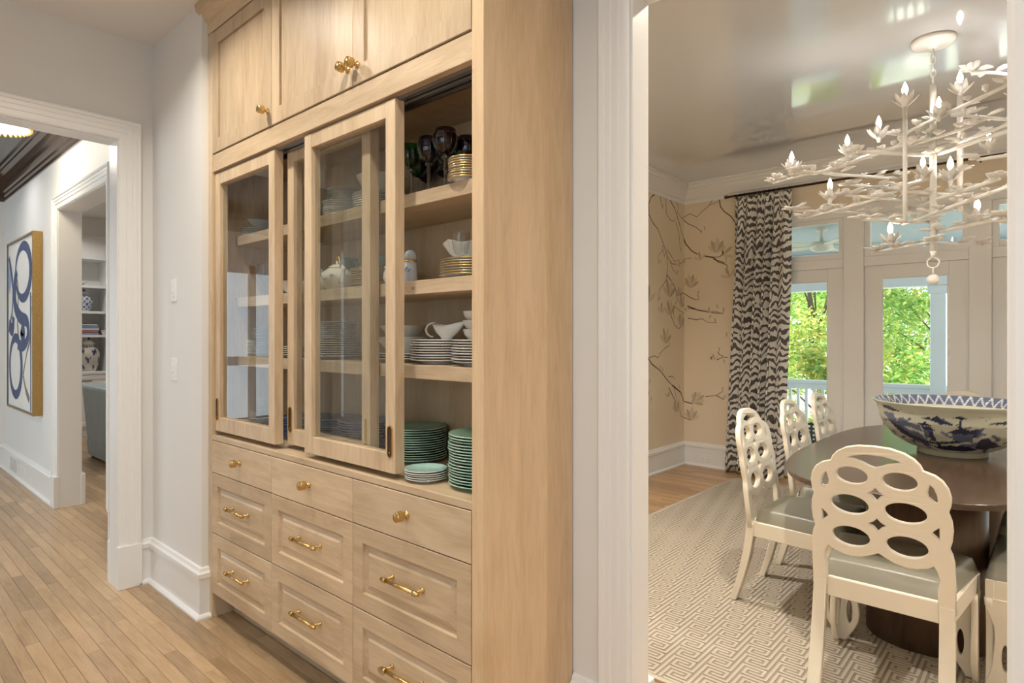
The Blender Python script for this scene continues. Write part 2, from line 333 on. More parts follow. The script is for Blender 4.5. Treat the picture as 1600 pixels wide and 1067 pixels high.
struct(MB().box(-10.4, -3.1, 1.27, 5.2, CE, 3.15).build('ceiling_living', 'ceiling_white'), 'white living room ceiling', 'ceiling')
struct(MB().box(-10.8, 3.0, -4.3, 6.3, 3.15, 3.25).build('roof', 'porch_white'), 'unseen roof slab above the house, extended to block the sun', 'roof')  # unseen slab, drawn out past the walls to keep sun off rear windows
# --- mouldings
BASE = [(0, 0), (.036, 0), (.036, .010), (.028, .019), (.017, .022), (.016, .190), (.024, .196), (.024, .218), (.014, .226), (.010, .240), (0, .244)]
def base(name, label, path): struct(MB().sweep(path, BASE, xyz).build(name, 'trim_white'), label, 'baseboard')
base('baseboard_hall', 'tall white moulded baseboard under the light switches', [(-3.105, 1.226), (-3.105, 1.195), (-3.79, 1.195), (-3.79, 1.122)])
base('baseboard_foyer', 'tall white baseboard under the abstract painting', [(-6.04, 1.195), (-8.27, 1.195), (-8.27, -.75)])
base('baseboard_dining', 'tall white baseboard in the wallpapered corner', [(-2.36, 6.14), (-3.0, 6.14), (-3.0, 1.749)])
base('baseboard_opening', 'white baseboard between oak cabinet and dining opening', [(-1.096, 1.656), (-1.205, 1.656)])
CAS = [(0, 0), (0, .012), (.008, .016), (.034, .016), (.038, .021), (.060, .021), (.064, .025), (.082, .025), (.086, .032), (.100, .034), (.106, .028), (.106, 0)]
NEG = [(-a, b) for a, b in CAS]
b = MB().sweep([(1.026, .232), (1.026, 2.440), (.094, 2.440), (.094, .232)], NEG, lambda a, z, d: (-3.79 + d, a, z))
b.sweep([(1.026, .232), (1.026, 2.440), (.094, 2.440), (.094, .232)], NEG, lambda a, z, d: (-3.92 - d, a, z))
o = struct(b.build('trim_1', 'trim_white'), 'white fluted casing around the wide foyer opening', 'trim')
j = MB(); j.box(-3.922, -3.788, 1.020, 1.036, 0, 2.434); j.box(-3.922, -3.788, .084, .10, 0, 2.434); j.box(-3.922, -3.788, .084, 1.036, 2.434, 2.45); j.build('jamb', 'trim_white', o)
for y0 in (1.016, -.016):
    for x0 in (-3.79, -3.95): MB().box(x0, x0 + .036, y0 + (.0 if y0 > 0 else .0), y0 + .118, 0, .234).build('plinth_block', 'trim_white', o, bevel=.003)
b = MB().sweep([(-.985, .0), (-.985, 2.446), (-.071, 2.446), (-.071, .0)], CAS, lambda a, z, d: (a, 1.656 - d, z))
b.sweep([(-.985, .0), (-.985, 2.446), (-.071, 2.446), (-.071, .0)], CAS, lambda a, z, d: (a, 1.749 + d, z))
o = struct(b.build('trim_2', 'trim_white'), 'white moulded casing around the dining room opening', 'trim')
j = MB(); j.box(-.995, -.979, 1.654, 1.751, 0, 2.44); j.box(-.077, -.061, 1.654, 1.751, 0, 2.44); j.box(-.995, -.061, 1.654, 1.751, 2.44, 2.456); j.build('jamb', 'trim_white', o)
for x0 in (-1.095, -.081): MB().box(x0, x0 + .120, 1.749, 1.786, 0, .26).build('plinth_block', 'trim_white', o, bevel=.003)
b = MB().sweep([(-5.935, .25), (-5.935, 2.385), (-4.62, 2.385), (-4.62, .25)], CAS, lambda a, z, d: (a, 1.195 - d, z))
o = struct(b.build('trim_3', 'trim_white'), 'white casing of the doorway to the living room', 'trim')
j = MB(); j.box(-5.947, -5.93, 1.193, 1.348, 0, 2.38); j.box(-4.625, -4.6, 1.193, 1.348, 0, 2.38); j.box(-5.947, -4.6, 1.193, 1.348, 2.38, 2.402); j.build('jamb', 'trim_white', o)
MB().box(-6.045, -5.925, 1.158, 1.196, 0, .252).build('plinth_block', 'trim_white', o, bevel=.003)
MB().box(-6.03, -5.925, 1.34, 1.372, 0, .252).build('plinth_block', 'trim_white', o, bevel=.003)
CROWN = [(0, 2.795), (.010, 2.795), (.012, 2.832), (.026, 2.840), (.030, 2.858), (.042, 2.872), (.074, 2.918), (.080, 2.938), (.094, 2.944), (.098, 2.966), (.108, 2.972), (.108, CE), (0, CE)]
struct(MB().sweep([(2.1, 6.14), (-3.0, 6.14), (-3.0, 1.749), (2.1, 1.749)], CROWN, xyz, closed=True).build('trim_4', 'trim_white'), 'white crown moulding under the lacquered dining ceiling', 'trim')
FCR = [(0, 2.79), (.012, 2.79), (.016, 2.815), (.030, 2.825), (.034, 2.845), (.050, 2.852), (.062, 2.872), (.070, 2.905), (.095, 2.945), (.130, 2.958), (.136, 2.972), (.152, 2.976), (.158, CE), (0, CE)]
struct(MB().sweep([(-3.92, 1.195), (-8.27, 1.195), (-8.27, -2.4)], FCR, xyz).build('trim_5', 'lacquer_brown'), 'dark brown glossy crown moulding of the foyer', 'trim')
# --- foyer far wall door; its glass panes are added to brighten the cabinet reflection
d = MB()
for y0, y1 in ((-1.95, -1.84), (-1.40, -1.30), (-.86, -.75)): d.box(-8.33, -8.285, y0, y1, .01, 2.35)
for z0, z1 in ((.01, .22), (.98, 1.10), (2.24, 2.35)): d.box(-8.33, -8.285, -1.95, -.75, z0, z1)
o = struct(d.build('door_5', 'door_white', bevel=.004), 'white double door in the foyer far wall, panes added to brighten cabinet reflections', 'door')
for y0, y1 in ((-1.84, -1.40), (-1.30, -.86)):
    for z0, z1 in ((.22, .98), (1.10, 2.24)): MB().box(-8.312, -8.306, y0, y1, z0, z1).build('pane', 'pane', o)
# --- window wall of the dining room
DX = [(-2.195, -1.443), (-1.278, -.526), (-.379, .373), (.53, 1.282)]
PX = [(-2.36, -2.195), (-1.443, -1.278), (-.526, -.379), (.373, .53), (1.282, 1.45)]
tr = struct(MB().box(-2.36, 1.45, 6.135, 6.28, 2.46, 2.56).build('trim_6', 'trim_white', bevel=.003), 'white posts and rails framing the French doors', 'trim')
for a, b_ in PX: MB().box(a, b_, 6.13, 6.285, 0, 2.46).build('post', 'trim_white', tr, bevel=.004)
for a, b_ in DX: MB().box(a, b_, 6.137, 6.28, 2.0, 2.085).build('rail', 'trim_white', tr, bevel=.003)
for i, (a, b_) in enumerate(DX):
    d = MB(); y0, y1 = 6.165, 6.21; g0, g1 = a + .134, b_ - .136
    d.box(a, g0, y0, y1, .02, 2.0); d.box(g1, b_, y0, y1, .02, 2.0); d.box(g0, g1, y0, y1, .02, .26); d.box(g0, g1, y0, y1, 1.888, 2.0)
    d.sweep([(g0, .26), (g1, .26), (g1, 1.888), (g0, 1.888)], [(0, 0), (0, .006), (.012, 0)], lambda p, z, dd: (p, y0 - dd, z), closed=True)
    do = struct(d.build('door_%d' % (i+1), 'trim_white', bevel=.002), 'white single-light French door, %s from the zebra curtain' % ['first', 'second', 'third', 'fourth'][i], 'door')
    MB().box(g0, g1, 6.184, 6.190, .26, 1.888).build('pane', 'pane', do)
    MB().box(a, b_, 6.15, 6.25, 0, .02).build('threshold', 'brass', do)
    t_ = MB(); f0, f1 = a + .045, b_ - .045; y0, y1 = 6.16, 6.21
    t_.box(a, f0, y0, y1, 2.085, 2.46); t_.box(f1, b_, y0, y1, 2.085, 2.46); t_.box(f0, f1, y0, y1, 2.085, 2.137); t_.box(f0, f1, y0, y1, 2.42, 2.46)
    to = struct(t_.build('window_%d' % (i+1), 'trim_white', bevel=.002), 'white transom window above the %s French door' % ['first', 'second', 'third', 'fourth'][i], 'window')
    MB().box(f0, f1, 6.184, 6.190, 2.137, 2.42).build('pane', 'pane', to)
for nm, (a, b_, y, z0, z1), lb in (('window_5', (-1.3, 1.7, -2.45, .55, 2.45), 'wide unseen hall window, added to let sky light in'), ('window_6', (-8.05, -4.4, -2.45, .12, 2.7), 'tall unseen foyer window, added to bring in daylight')):  # both windows are out of view, added as daylight sources
    t_ = MB(); n = 3; 
    for i in range(n + 1): x = a + (b_ - a) * i / n; t_.box(x - .03, x + .03, y - .03, y + .03, z0, z1)
    t_.box(a, b_, y - .03, y + .03, z0, z0 + .06); t_.box(a, b_, y - .03, y + .03, z1 - .06, z1)
    to = struct(t_.build(nm, 'trim_white'), lb, 'window')
    for i in range(n): MB().box(a + (b_-a)*i/n + .03, a + (b_-a)*(i+1)/n - .03, y - .003, y + .003, z0 + .06, z1 - .06).build('pane', 'pane', to)

# ================================================================== OUTDOORS
struct(MB().box(-60, 60, 10.3, 90, -1.4, -1.3).build('ground', 'lawn'), 'sunlit lawn beyond the porch', 'ground')
pf = struct(MB().box(-7, 5, 6.29, 10.25, -.25, -.13).build('floor_porch', 'porch_floor'), 'grey porch floor', 'floor')
pc = struct(MB().box(-7, 5, 6.29, 10.6, 2.62, 2.74).build('ceiling_porch', 'porch_ceiling'), 'pale blue porch ceiling', 'ceiling')
struct(MB().box(-7, 5, 9.9, 10.12, 2.06, 2.62).build('beam_porch', 'porch_white', bevel=.01), 'pale beam along the porch edge', 'beam')
q = onY(1467, 500, 10.0).x
for i, x in enumerate((q, q - 2.9, q + 2.9)):
    p = MB(); p.box(x - .09, x + .09, 9.91, 10.09, -.13, 2.06); p.box(x - .12, x + .12, 9.88, 10.12, -.13, .08); p.box(x - .12, x + .12, 9.88, 10.12, 1.95, 2.06)
    struct(p.build('pillar_porch', 'porch_white', bevel=.008), 'white square porch post ' + ['seen through the second French door', 'standing behind the zebra curtain', 'hidden past the third French door'][i], 'pillar')
rl = thing('porch_railing', 'pale green-grey porch railing with square balusters', 'railing', (0, 10.0, -.13))
MB().box(-6, 4, -.05, .05, .78, .84).build('top_rail', 'porch_white', rl, bevel=.01); MB().box(-6, 4, -.025, .025, .70, .78).build('sub_rail', 'porch_white', rl); MB().box(-6, 4, -.03, .03, .06, .13).build('bottom_rail', 'porch_white', rl)
bal = MB().box(-.02, .02, -.02, .02, .13, .70).mesh('baluster', 'porch_white')
for i in range(50): link('baluster', bal, rl, (-4.4 + i * .118, 0, 0))
def tree(name, label, x, y, h, rad, n, mats, seed, leaf=.062, group='trees beyond the porch'):
    r_ = random.Random(seed); t_ = thing(name, label, 'tree', (x, y, -1.3), 0, group)
    tk = MB(); top = Vector((r_.uniform(-.3, .3), r_.uniform(-.3, .3), h * .9)); tk.tube([(0, 0, 0), (.05, .02, h*.3), tuple(top * .6), tuple(top)], [.11, .085, .055, .02], 8)
    cl = []
    for k in range(13):
        a = r_.uniform(0, 6.28); e = r_.uniform(.05, 1) ** .5 * rad; z = r_.uniform(.12, 1.0) * h; q = Vector((math.cos(a) * e, math.sin(a) * e, z)); cl.append((q, r_.uniform(.55, 1.0) * rad * .55))
        s0 = Vector((.03, .02, max(.3, z * .6))); mid = s0.lerp(q, .55) + Vector((r_.uniform(-.15, .15), r_.uniform(-.15, .15), .1)); tk.tube([s0, mid, q], [.028, .016, .006], 5)
    tk.build('trunk', 'bark', t_)
    b = MB(); tv = []
    for k in range(n):
        c, rr = r_.choice(cl); u = Vector((r_.gauss(0, 1), r_.gauss(0, 1), r_.gauss(0, 1))).normalized() * rr * r_.random() ** .4; p = c + u
        d = Vector((r_.gauss(0, 1), r_.gauss(0, 1), r_.gauss(0, .6))).normalized(); e = d.cross(Vector((r_.gauss(0, 1), r_.gauss(0, 1), r_.gauss(0, 1)))).normalized(); s = leaf * r_.uniform(.6, 1.3)
        b.v += [tuple(p - d*s), tuple(p + e*s*.42), tuple(p + d*s), tuple(p - e*s*.42)]; n0 = len(b.v) - 4; b.f.append((n0, n0+1, n0+2, n0+3)); b.m.append(r_.random() < .3 and 1 or 0); b.sm.append(False); tv += [r_.random()] * 4
    o = b.build('foliage', mats, t_); o['kind'] = 'stuff'; a_ = o.data.attributes.new('tint', 'FLOAT', 'POINT'); a_.data.foreach_set('value', tv)
GG = ['leaf_green', 'leaf_gold']; GO = ['leaf_gold', 'leaf_green']
tree('maple_tree', 'yellow-green tree seen through the first French door beside the curtain', -4.0, 14.6, 5.0, 1.35, 11000, GO, 1)
tree('maple_tree', 'dense green tree seen through the second French door', -1.3, 14.0, 5.2, 1.25, 8500, GG, 2)
tree('maple_tree', 'small bright tree at the foot of the second French door view', -2.9, 18.2, 3.4, 1.6, 9000, GG, 3)
tree('maple_tree', 'tall tree half hidden behind the zebra curtain', -6.9, 17.0, 6.0, 1.9, 9000, GG, 4)
tree('maple_tree', 'tree behind the white porch post', .9, 15.2, 5.0, 1.5, 9000, GG, 5)
tree('maple_tree', 'low golden shrub-like tree behind the porch railing balusters', -3.1, 11.9, 2.3, .9, 6500, GO, 6)
tree('maple_tree', 'distant pale green tree between the two door views', -6.8, 25.0, 7.5, 3.0, 7000, GG, 7, .14)
tree('maple_tree', 'distant tree standing right of the porch post', 1.4, 25.5, 7.5, 2.9, 6000, GG, 8, .14)
# porch furniture glimpsed through the panes
f = thing('ceiling_fan', 'cream porch ceiling fan glimpsed through the first transom window', 'fan', tuple(onY(1284, 355, 7.6).to_2d()) + (2.62,))
MB().lathe([(.06, 0), (.06, -.03), (.02, -.04), (.02, -.16)], 16).build('stem', 'fan_cream', f); MB().lathe([(.10, -.16), (.12, -.19), (.12, -.24), (.07, -.27), (0, -.275)], 20).build('motor', 'fan_cream', f)
for i in range(5):
    a = i * 2 * math.pi / 5 + .3; b = MB(); c, s = math.cos(a), math.sin(a)
    b.prism([(.10, -.025), (.25, -.06), (.58, -.07), (.60, .0), (.58, .07), (.25, .06), (.10, .025)], lambda p, q_, d: (p*c - q_*s, p*s + q_*c, -.2 + d + q_*.15), -.006, .006).build('blade', 'fan_cream', f)
s = thing('porch_sofa', 'porch sofa with blue striped cushions behind the second French door', 'sofa', (-1.05, 7.75, -.13))
for a, b_, c, d in ((-.75, .75, .28, .36), (-.75, .75, -.36, -.28)): MB().box(a, b_, c, d, .30, .36).build('frame_rail', 'teak', s)
for x in (-.74, .74):
    for y in (-.33, .33): MB().box(x - .03, x + .03, y - .03, y + .03, 0, .62).build('leg', 'teak', s)
MB().box(-.72, .72, -.34, .30, .36, .50).build('seat_cushion', 'stripe_cushion', s, bevel=.04, seg=3); 
for x in (-.37, .37): MB().box(x - .36, x + .36, -.38, -.22, .46, .87).build('back_cushion', 'stripe_cushion', s, bevel=.05, seg=3)
w_ = thing('wicker_chair', 'dark woven wicker chair on the porch beside the curtain', 'chair', tuple(onY(1243, 690, 6.85).to_2d()) + (-.13,))
b = MB()
for i in range(15):
    x = -.28 + i * .04; b.tube([(x, -.25, .05), (x, -.28, .4), (x, -.30, .64)], .012, 5)
for k in range(14): b.tube([(-.29, -.29, .06 + k*.043), (.29, -.29, .06 + k*.043)], .012, 5)
b.build('backrest', 'wicker', w_); MB().box(-.29, .29, -.25, .28, .28, .38).build('seat', 'wicker', w_, bevel=.02); 
for x in (-.27, .27):
    for y in (-.24, .26): MB().tube([(x, y, 0), (x, y, .3)], .02, 6).build('leg', 'wicker', w_)

# ================================================================== LAMPS OF THE HALL, FOYER AND LIVING ROOM
def can(x, y, power, label, color=SOFT, z=CE, r=.055, spread=140):
    t_ = thing('recessed_light', label, 'ceiling light', (x, y, z), 0, 'recessed ceiling lights')
    MB().lathe([(r, -.001), (r, -.012), (r + .022, -.006), (r + .024, 0)], 24, cap=False).build('trim_ring', 'can_trim', t_)
    MB().lathe([(0, -.003), (r, -.003)], 20, cap=False).build('lens', 'lamp_glow', t_)
    l = lamp('recessed_lamp', 'AREA', (x, y, z - .014), power, color, shape='DISK', size=r*2, spread=R(spread))
can(-2.70, .68, 14, 'recessed downlight in front of the cabinet near the foyer opening', WARM)
can(-1.50, .70, 11, 'recessed downlight in front of the cabinet near the dining opening', WARM)
can(-.30, .60, 11, 'recessed downlight before the dining room opening', WARM)
can(-2.6, -1.0, 9, 'recessed downlight at the back of the hall near the foyer')
can(-.6, -1.0, 9, 'recessed downlight at the back of the hall by the window')
can(1.2, -.3, 10, 'recessed downlight at the end of the hall')
can(-9.1, 2.08, 10, 'recessed downlight before the living room shelves'); can(-7.0, 3.0, 16, 'recessed downlight above the blue armchair'); can(-5.2, 2.6, 12, 'recessed downlight behind the living room doorway')
can(-6.9, .75, 4, 'small recessed picture light above the abstract painting', SOFT)
can(-5.4, -.9, 13, 'recessed downlight in the middle of the foyer')
can(-.72, 2.42, 26, 'recessed downlight just inside the dining room opening', WARM); can(-2.1, 3.0, 32, 'recessed downlight in the dining room beside the wallpapered wall', SOFT); can(1.3, 3.0, 34, 'recessed downlight in the dining room opposite the magnolia wall', SOFT)
q = onZ(-22, 196, 2.845)
fl = thing('foyer_light', 'beaded gold flush light on the brown foyer ceiling', 'ceiling light', (q.x, q.y, CE))
MB().lathe([(.10, 0), (.10, -.02), (.02, -.03), (.02, -.12)], 20).build('canopy', 'brass', fl); MB().lathe([(.245, -.135), (.25, -.10), (.22, -.08), (0, -.08)], 32, cap=False).build('shade', 'lamp_glow', fl)
bead = MB().lathe([(.0, -.160), (.008, -.152), (.012, -.142), (.010, -.134), (0, -.132)], 8).mesh('bead', 'gold_bead')
for i in range(44): a = i * 2 * math.pi / 44; link('bead', bead, fl, (.25*math.cos(a), .25*math.sin(a), 0))
lamp('foyer_bulb', 'POINT', (q.x, q.y, CE - .20), 6, SOFT, shadow_soft_size=.08)
# ================================================================== OAK DISPLAY CABINET
cab = thing('display_cabinet', 'tall built-in oak display cabinet with sliding glass doors and drawers', 'cabinet', (0, 0, 0))
FY = 1.226; XL, XR = -3.062, -1.255; XA, XB = -3.102, -1.207; YB = 1.650
CX = [-3.0605, -2.4595, -1.8585, -1.2575]
MB().box(XA, XL, FY, YB, 0, 2.90).build('side_panel', 'oak_v', cab, bevel=.0015)
MB().box(XR, XB, FY, YB, 0, 2.985).build('side_panel', 'oak_side', cab, bevel=.0015)
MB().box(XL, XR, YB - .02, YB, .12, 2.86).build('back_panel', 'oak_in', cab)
MB().box(XL, XR, FY + .105, FY + .12, 0, .125).build('toe_kick', 'oak_h', cab)
MB().box(XL, XR, FY + .001, YB - .02, .868, .892).build('counter_board', 'oak_h', cab, bevel=.0015)
MB().box(XL, XR, FY + .004, FY + .11, 2.172, 2.254).build('head_rail', 'oak_h', cab, bevel=.0015)
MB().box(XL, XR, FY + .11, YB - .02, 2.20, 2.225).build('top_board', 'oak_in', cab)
tk = MB()
for y0, y1, z0 in ((FY + .030, FY + .046, 2.160), (FY + .052, FY + .056, 2.150), (FY + .060, FY + .088, 2.165), (FY + .094, FY + .10, 2.150)): tk.box(XL, XR, y0, y1, z0, 2.172)
tk.build('sliding_track', 'track_metal', cab)
MB().box(XL, XR, FY + .02, FY + .10, 2.254, 2.258).build('shadow_gap', 'dark_gap', cab)
crp = [(0, 2.85), (.004, 2.85), (.004, 2.905), (.014, 2.912), (.020, 2.93), (.044, 2.965), (.048, 2.998), (0, 2.998)]
MB().sweep([(XB, FY), (XA, FY), (XA, YB)], [(a, z) for a, z in crp], xyz).build('crown', 'oak_h', cab)
MB().box(XL, XR, FY + .003, FY + .03, 2.852, 2.99).build('frieze', 'oak_h', cab)
SH = [1.870, 1.564, 1.272]
for z in SH: MB().box(XL + .001, XR - .001, 1.340, YB - .021, z - .047, z).build('shelf', 'oak_h', cab, bevel=.0015)
kn = MB().lathe([(.013, 0), (.013, .003), (.0065, .005), (.006, .016), (.009, .019), (.0165, .021), (.0175, .023), (.0165, .042), (.0155, .044), (0, .0445)], 24, axis='-y').mesh('knob', 'brass')
def pull(Lh):
    b = MB(); b.tube([(-Lh/2, -.033, 0), (Lh/2, -.033, 0)], .0062, 12); b.tube([(-Lh*.30, -.033, 0), (Lh*.30, -.033, 0)], .0068, 12)
    for s in (-1, 1):
        x = s * (Lh/2 - .018); b.lathe([(.0095, 0), (.0095, .004), (.0048, .006), (.0048, .033), (0, .033)], 14, (x, 0, 0), '-y'); b.tube([(x - .007, -.033, 0), (x + .007, -.033, 0)], .0088, 12)
    return b.mesh('bar_pull', 'brass')
bp = pull(.19)
DOORR = [(0, .002), (.002, 0), (.066, 0), (.0665, .013), (.0705, .013), (.071, .008), (.075, .008)]
for i in range(3):
    x0, x1 = CX[i] + .0015, CX[i+1] - .0015
    d = MB().rings(x0, x1, 2.259, 2.848, FY, DOORR, .022).build('upper_door', 'oak_v', cab); kx = [x1 - .028, x1 - .028, x0 + .028][i]
    link('knob', kn, d, (kx, FY, 2.325))
    d = MB().rings(x0, x1, .712, .865, FY, [(0, .002), (.002, 0), (.02, 0)], .022).build('shallow_drawer', 'oak_h', cab); link('knob', kn, d, ((x0 + x1)/2 + .005, FY, .798))
    for z0, z1 in ((.419, .709), (.125, .4155)):
        d = MB().rings(x0, x1, z0, z1, FY, [(0, .002), (.002, 0), (.058, 0), (.061, .010), (.074, .011), (.094, .003), (.098, .003)], .022).build('deep_drawer', 'oak_h', cab)
        link('bar_pull', bp, d, ((x0 + x1)/2 + .004, FY + .003, (z0 + z1)/2 + .012))
def sliding(x0, x1, y, pull_x):
    z0, z1 = .913, 2.163; w = .052; b = MB()
    b.box(x0, x0 + w, y, y + .04, z0, z1); b.box(x1 - w, x1, y, y + .04, z0, z1); b.box(x0 + w, x1 - w, y + .001, y + .039, z0, z0 + .066); b.box(x0 + w, x1 - w, y + .001, y + .039, z1 - .055, z1)
    d = b.build('sliding_door', 'oak_v', cab, bevel=.0012)
    MB().box(x0 + w, x1 - w, y + .016, y + .021, z0 + .066, z1 - .055).build('pane', 'cabinet_glass', d)
    pl = MB(); zc = 1.018; hh = .052; rr = .0115
    path = [(pull_x + rr*math.cos(a), zc + hh - rr + rr*math.sin(a)) for a in np.linspace(0, math.pi, 9)] + [(pull_x - rr*math.cos(a), zc - hh + rr - rr*math.sin(a)) for a in np.linspace(0, math.pi, 9)]
    pl.sweep(path, [(0, 0), (0, .003), (-.003, .003), (-.003, 0)], lambda a, z, dd: (a, y - dd, z), closed=True); pl.prism(path, lambda a, z, dd: (a, y - dd, z), -.001, .0008, 1)
    pl.lathe([(.0, .0), (.005, .0015), (.0, .006)], 10, (pull_x, y, zc - hh + .016), '-y')
    pl.build('recessed_pull', ['brass', 'bronze'], d)
sliding(-3.058, -2.460, 1.240, -3.058 + .026); sliding(-2.445, -1.845, 1.290, -2.445 + .026); sliding(-2.215, -1.633, 1.240, -1.633 - .026)
pl = MB().box(-1.877, -1.865, 1.2875, 1.2895, .966, 1.07).build('recessed_pull', 'brass', cab, bevel=.004)

# ================================================================== DISHES
def plate_mesh(name, r, mats, h=.018, foot=.6, rim=1):
    p = [(0, .004), (r*foot, .004), (r*foot, 0), (r*(foot + .04), 0), (r*(foot + .05), .005), (r*.80, .009), (r, h - .003)]
    b = MB(); b.lathe(p, 36, cap=False, mat=0); b.lathe([(r, h - .003), (r*1.004, h - .0012), (r*.99, h)], 36, cap=False, mat=1 if rim else 0)
    b.lathe([(r*.99, h), (r*.80, .0125), (r*.70, .0075), (0, .0065)], 36, cap=False, mat=2 if len(mats) > 2 else 0)
    return b.mesh(name, mats)
def bowl_mesh(name, r, h, mats, wall=.004, sc_=0):
    b = MB(); p = [(0, .006), (r*.40, .006), (r*.42, 0), (r*.47, 0), (r*.48, .008), (r*.75, h*.42), (r*.92, h*.8), (r, h)]
    b.lathe(p, 40, cap=False); b.lathe([(r, h), (r - wall*.5, h + .001), (r - wall, h)], 40, cap=False, mat=len(mats) - 1); b.lathe([(r - wall, h), (r*.90, h*.78), (r*.72, h*.45), (r*.4, .014), (0, .011)], 40, cap=False)
    if sc_:
        b.v = [(x * (1 + sc_*math.cos(8*math.atan2(y, x)) * z/h), y * (1 + sc_*math.cos(8*math.atan2(y, x)) * z/h), z * (1 + .10*math.cos(4*math.atan2(y, x) + 1) * z/h)) for x, y, z in b.v]
    return b.mesh(name, mats)
PL = {'green': plate_mesh('plate', .115, ['green_glaze', 'green_glaze', 'green_dark']), 'mint': plate_mesh('plate', .072, ['porcelain', 'porcelain_grey', 'mint_glaze'], .014),
      'grey': plate_mesh('plate', .108, ['porcelain_grey', 'porcelain_grey']), 'white': plate_mesh('plate', .112, ['porcelain', 'porcelain']), 'small': plate_mesh('plate', .085, ['porcelain', 'porcelain'], .015),
      'gold': plate_mesh('plate', .112, ['porcelain_grey', 'gold_rim']), 'blue': plate_mesh('plate', .118, ['blue_white', 'blue_glaze', 'blue_glaze']), 'saucer': plate_mesh('plate', .068, ['porcelain_grey', 'gold_rim'], .013)}
TOPS = {}
def stack(px, yc, z, kind, n, step, where, what, base=0, jit=.0025, x=None):
    """n plates, each its own thing; px is the stack's pixel column in the photograph"""
    cx_ = onY(px, 500, yc).x if x is None else x
    for i in range(n):
        pos = 'top' if i == n - 1 else ORD[i] if i else 'bottom'
        lb = '%s, %s of stack %s' % (what, pos if pos in ('top', 'bottom') else pos + ' up', where)
        o = tag(link('plate', PL[kind], None, (cx_ + rnd.uniform(-jit, jit), yc + rnd.uniform(-jit, jit), z + base + i*step + .0003)), lb, 'plate', 'plates stacked %s' % where)
    return cx_, z + base + (n - 1)*step
S0 = .892
# open bay, bottom
stack(651, 1.510, S0, 'green', 14, .0088, 'behind the small mint plates', 'green glazed dinner plate')
stack(666, 1.318, S0, 'mint', 5, .0068, 'at the front edge of the open bay', 'small mint plate')
stack(757, 1.395, S0, 'green', 18, .0090, 'beside the right cabinet side', 'green glazed plate')
# behind glass, bottom
stack(572, 1.50, S0, 'blue', 12, .0100, 'behind the front sliding door stile', 'blue patterned plate')
stack(523, 1.48, S0, 'blue', 12, .0095, 'under the teapot near the shelf floor', 'blue rimmed plate')
stack(480, 1.50, S0, 'blue', 10, .0095, 'low behind the middle sliding door', 'blue banded plate')
a, zt = stack(396, 1.475, S0, 'white', 10, .0085, 'low behind the far sliding door', 'white dinner plate'); 
stack(402, 1.475, zt + .012, 'small', 9, .0080, 'on top of the white dinner plates', 'white salad plate', x=a + .01)
# second shelf
a, zt = stack(673, 1.462, SH[2], 'grey', 9, .0088, 'under the gravy boat', 'pale grey dinner plate', x=-1.655)
stack(758, 1.445, SH[2], 'grey', 9, .0088, 'beside the right cabinet side on the second shelf', 'pale grey plate', x=-1.42)
a2, zt2 = stack(610, 1.470, SH[2], 'grey', 3, .009, 'under the nested white bowls', 'grey serving plate', x=-1.885)
a3, zt3 = stack(524, 1.470, SH[2], 'grey', 9, .0095, 'behind the front sliding door on the second shelf', 'grey banded plate'); stack(530, 1.47, zt3 + .012, 'small', 8, .0085, 'on top of the grey banded plates', 'small white plate', x=a3 + .01)
a, z_ = stack(470, 1.475, SH[2], 'grey', 5, .009, 'behind the middle sliding door', 'grey soup plate')
a, z_ = stack(398, 1.475, SH[2], 'white', 8, .0085, 'in the middle of the far sliding door', 'white plate'); stack(402, 1.475, z_ + .012, 'small', 8, .008, 'above the white plates of the far door', 'small white plate', x=a + .01)
# third shelf
a4, zt4 = stack(697, 1.470, SH[1], 'gold', 7, .0086, 'under the scalloped bowl', 'gold-rimmed dinner plate', x=-1.505)
a5, zt5 = stack(592, 1.475, SH[1], 'gold', 8, .0086, 'behind the sliding door stile on the third shelf', 'gold-rimmed plate')
# top shelf
stack(736, 1.385, SH[0], 'saucer', 9, .0080, 'under the dark goblet', 'gold-edged saucer', x=-1.43)
a6, z6 = stack(536, 1.470, SH[0], 'small', 9, .0078, 'top shelf behind the front sliding door', 'white side plate'); stack(540, 1.47, z6 + .013, 'mint', 7, .0072, 'above the white side plates', 'white saucer', x=a6 + .012)
a7, z7 = stack(596, 1.475, SH[0], 'white', 7, .0086, 'top shelf behind the sliding door stile', 'white dinner plate')
a8, z8 = stack(402, 1.475, SH[0], 'white', 5, .0085, 'top shelf of the far sliding door', 'pale green-white plate')
bw = {'bowl': bowl_mesh('bowl', .105, .062, ['porcelain']), 'soup': bowl_mesh('bowl', .092, .05, ['porcelain']), 'scallop': bowl_mesh('bowl', .088, .062, ['porcelain'], sc_=.05), 'teal': bowl_mesh('bowl', .075, .05, ['teal_glaze', 'gold_rim']), 'deep': bowl_mesh('bowl', .1, .075, ['porcelain'])}
def bowl(kind, x, y, z, label): return tag(link('bowl', bw[kind], None, (x, y, z)), label, 'bowl', 'bowls in the oak cabinet')
bowl('bowl', a2, 1.47, zt2 + .017, 'white bowl resting on grey serving plates, lowest of the nest'); bowl('soup', a2, 1.47, zt2 + .017 + .055, 'white soup bowl nested on top of the lower white bowl')
bowl('scallop', a4 - .012, 1.47, zt4 + .015, 'white scalloped bowl on gold-rimmed dinner plates'); bowl('teal', a5, 1.475, zt5 + .015, 'blue and gold bowl on the gold-rimmed plates behind glass')
bowl('deep', a7, 1.475, z7 + .015, 'tall white bowl on white dinner plates on the top shelf'); bowl('soup', a8, 1.475, z8 + .015, 'white bowl on top of plates behind the far sliding door')
bowl('bowl', onY(466, 500, 1.46).x, 1.47, SH[1], 'white bowl on the third shelf behind the middle sliding door')
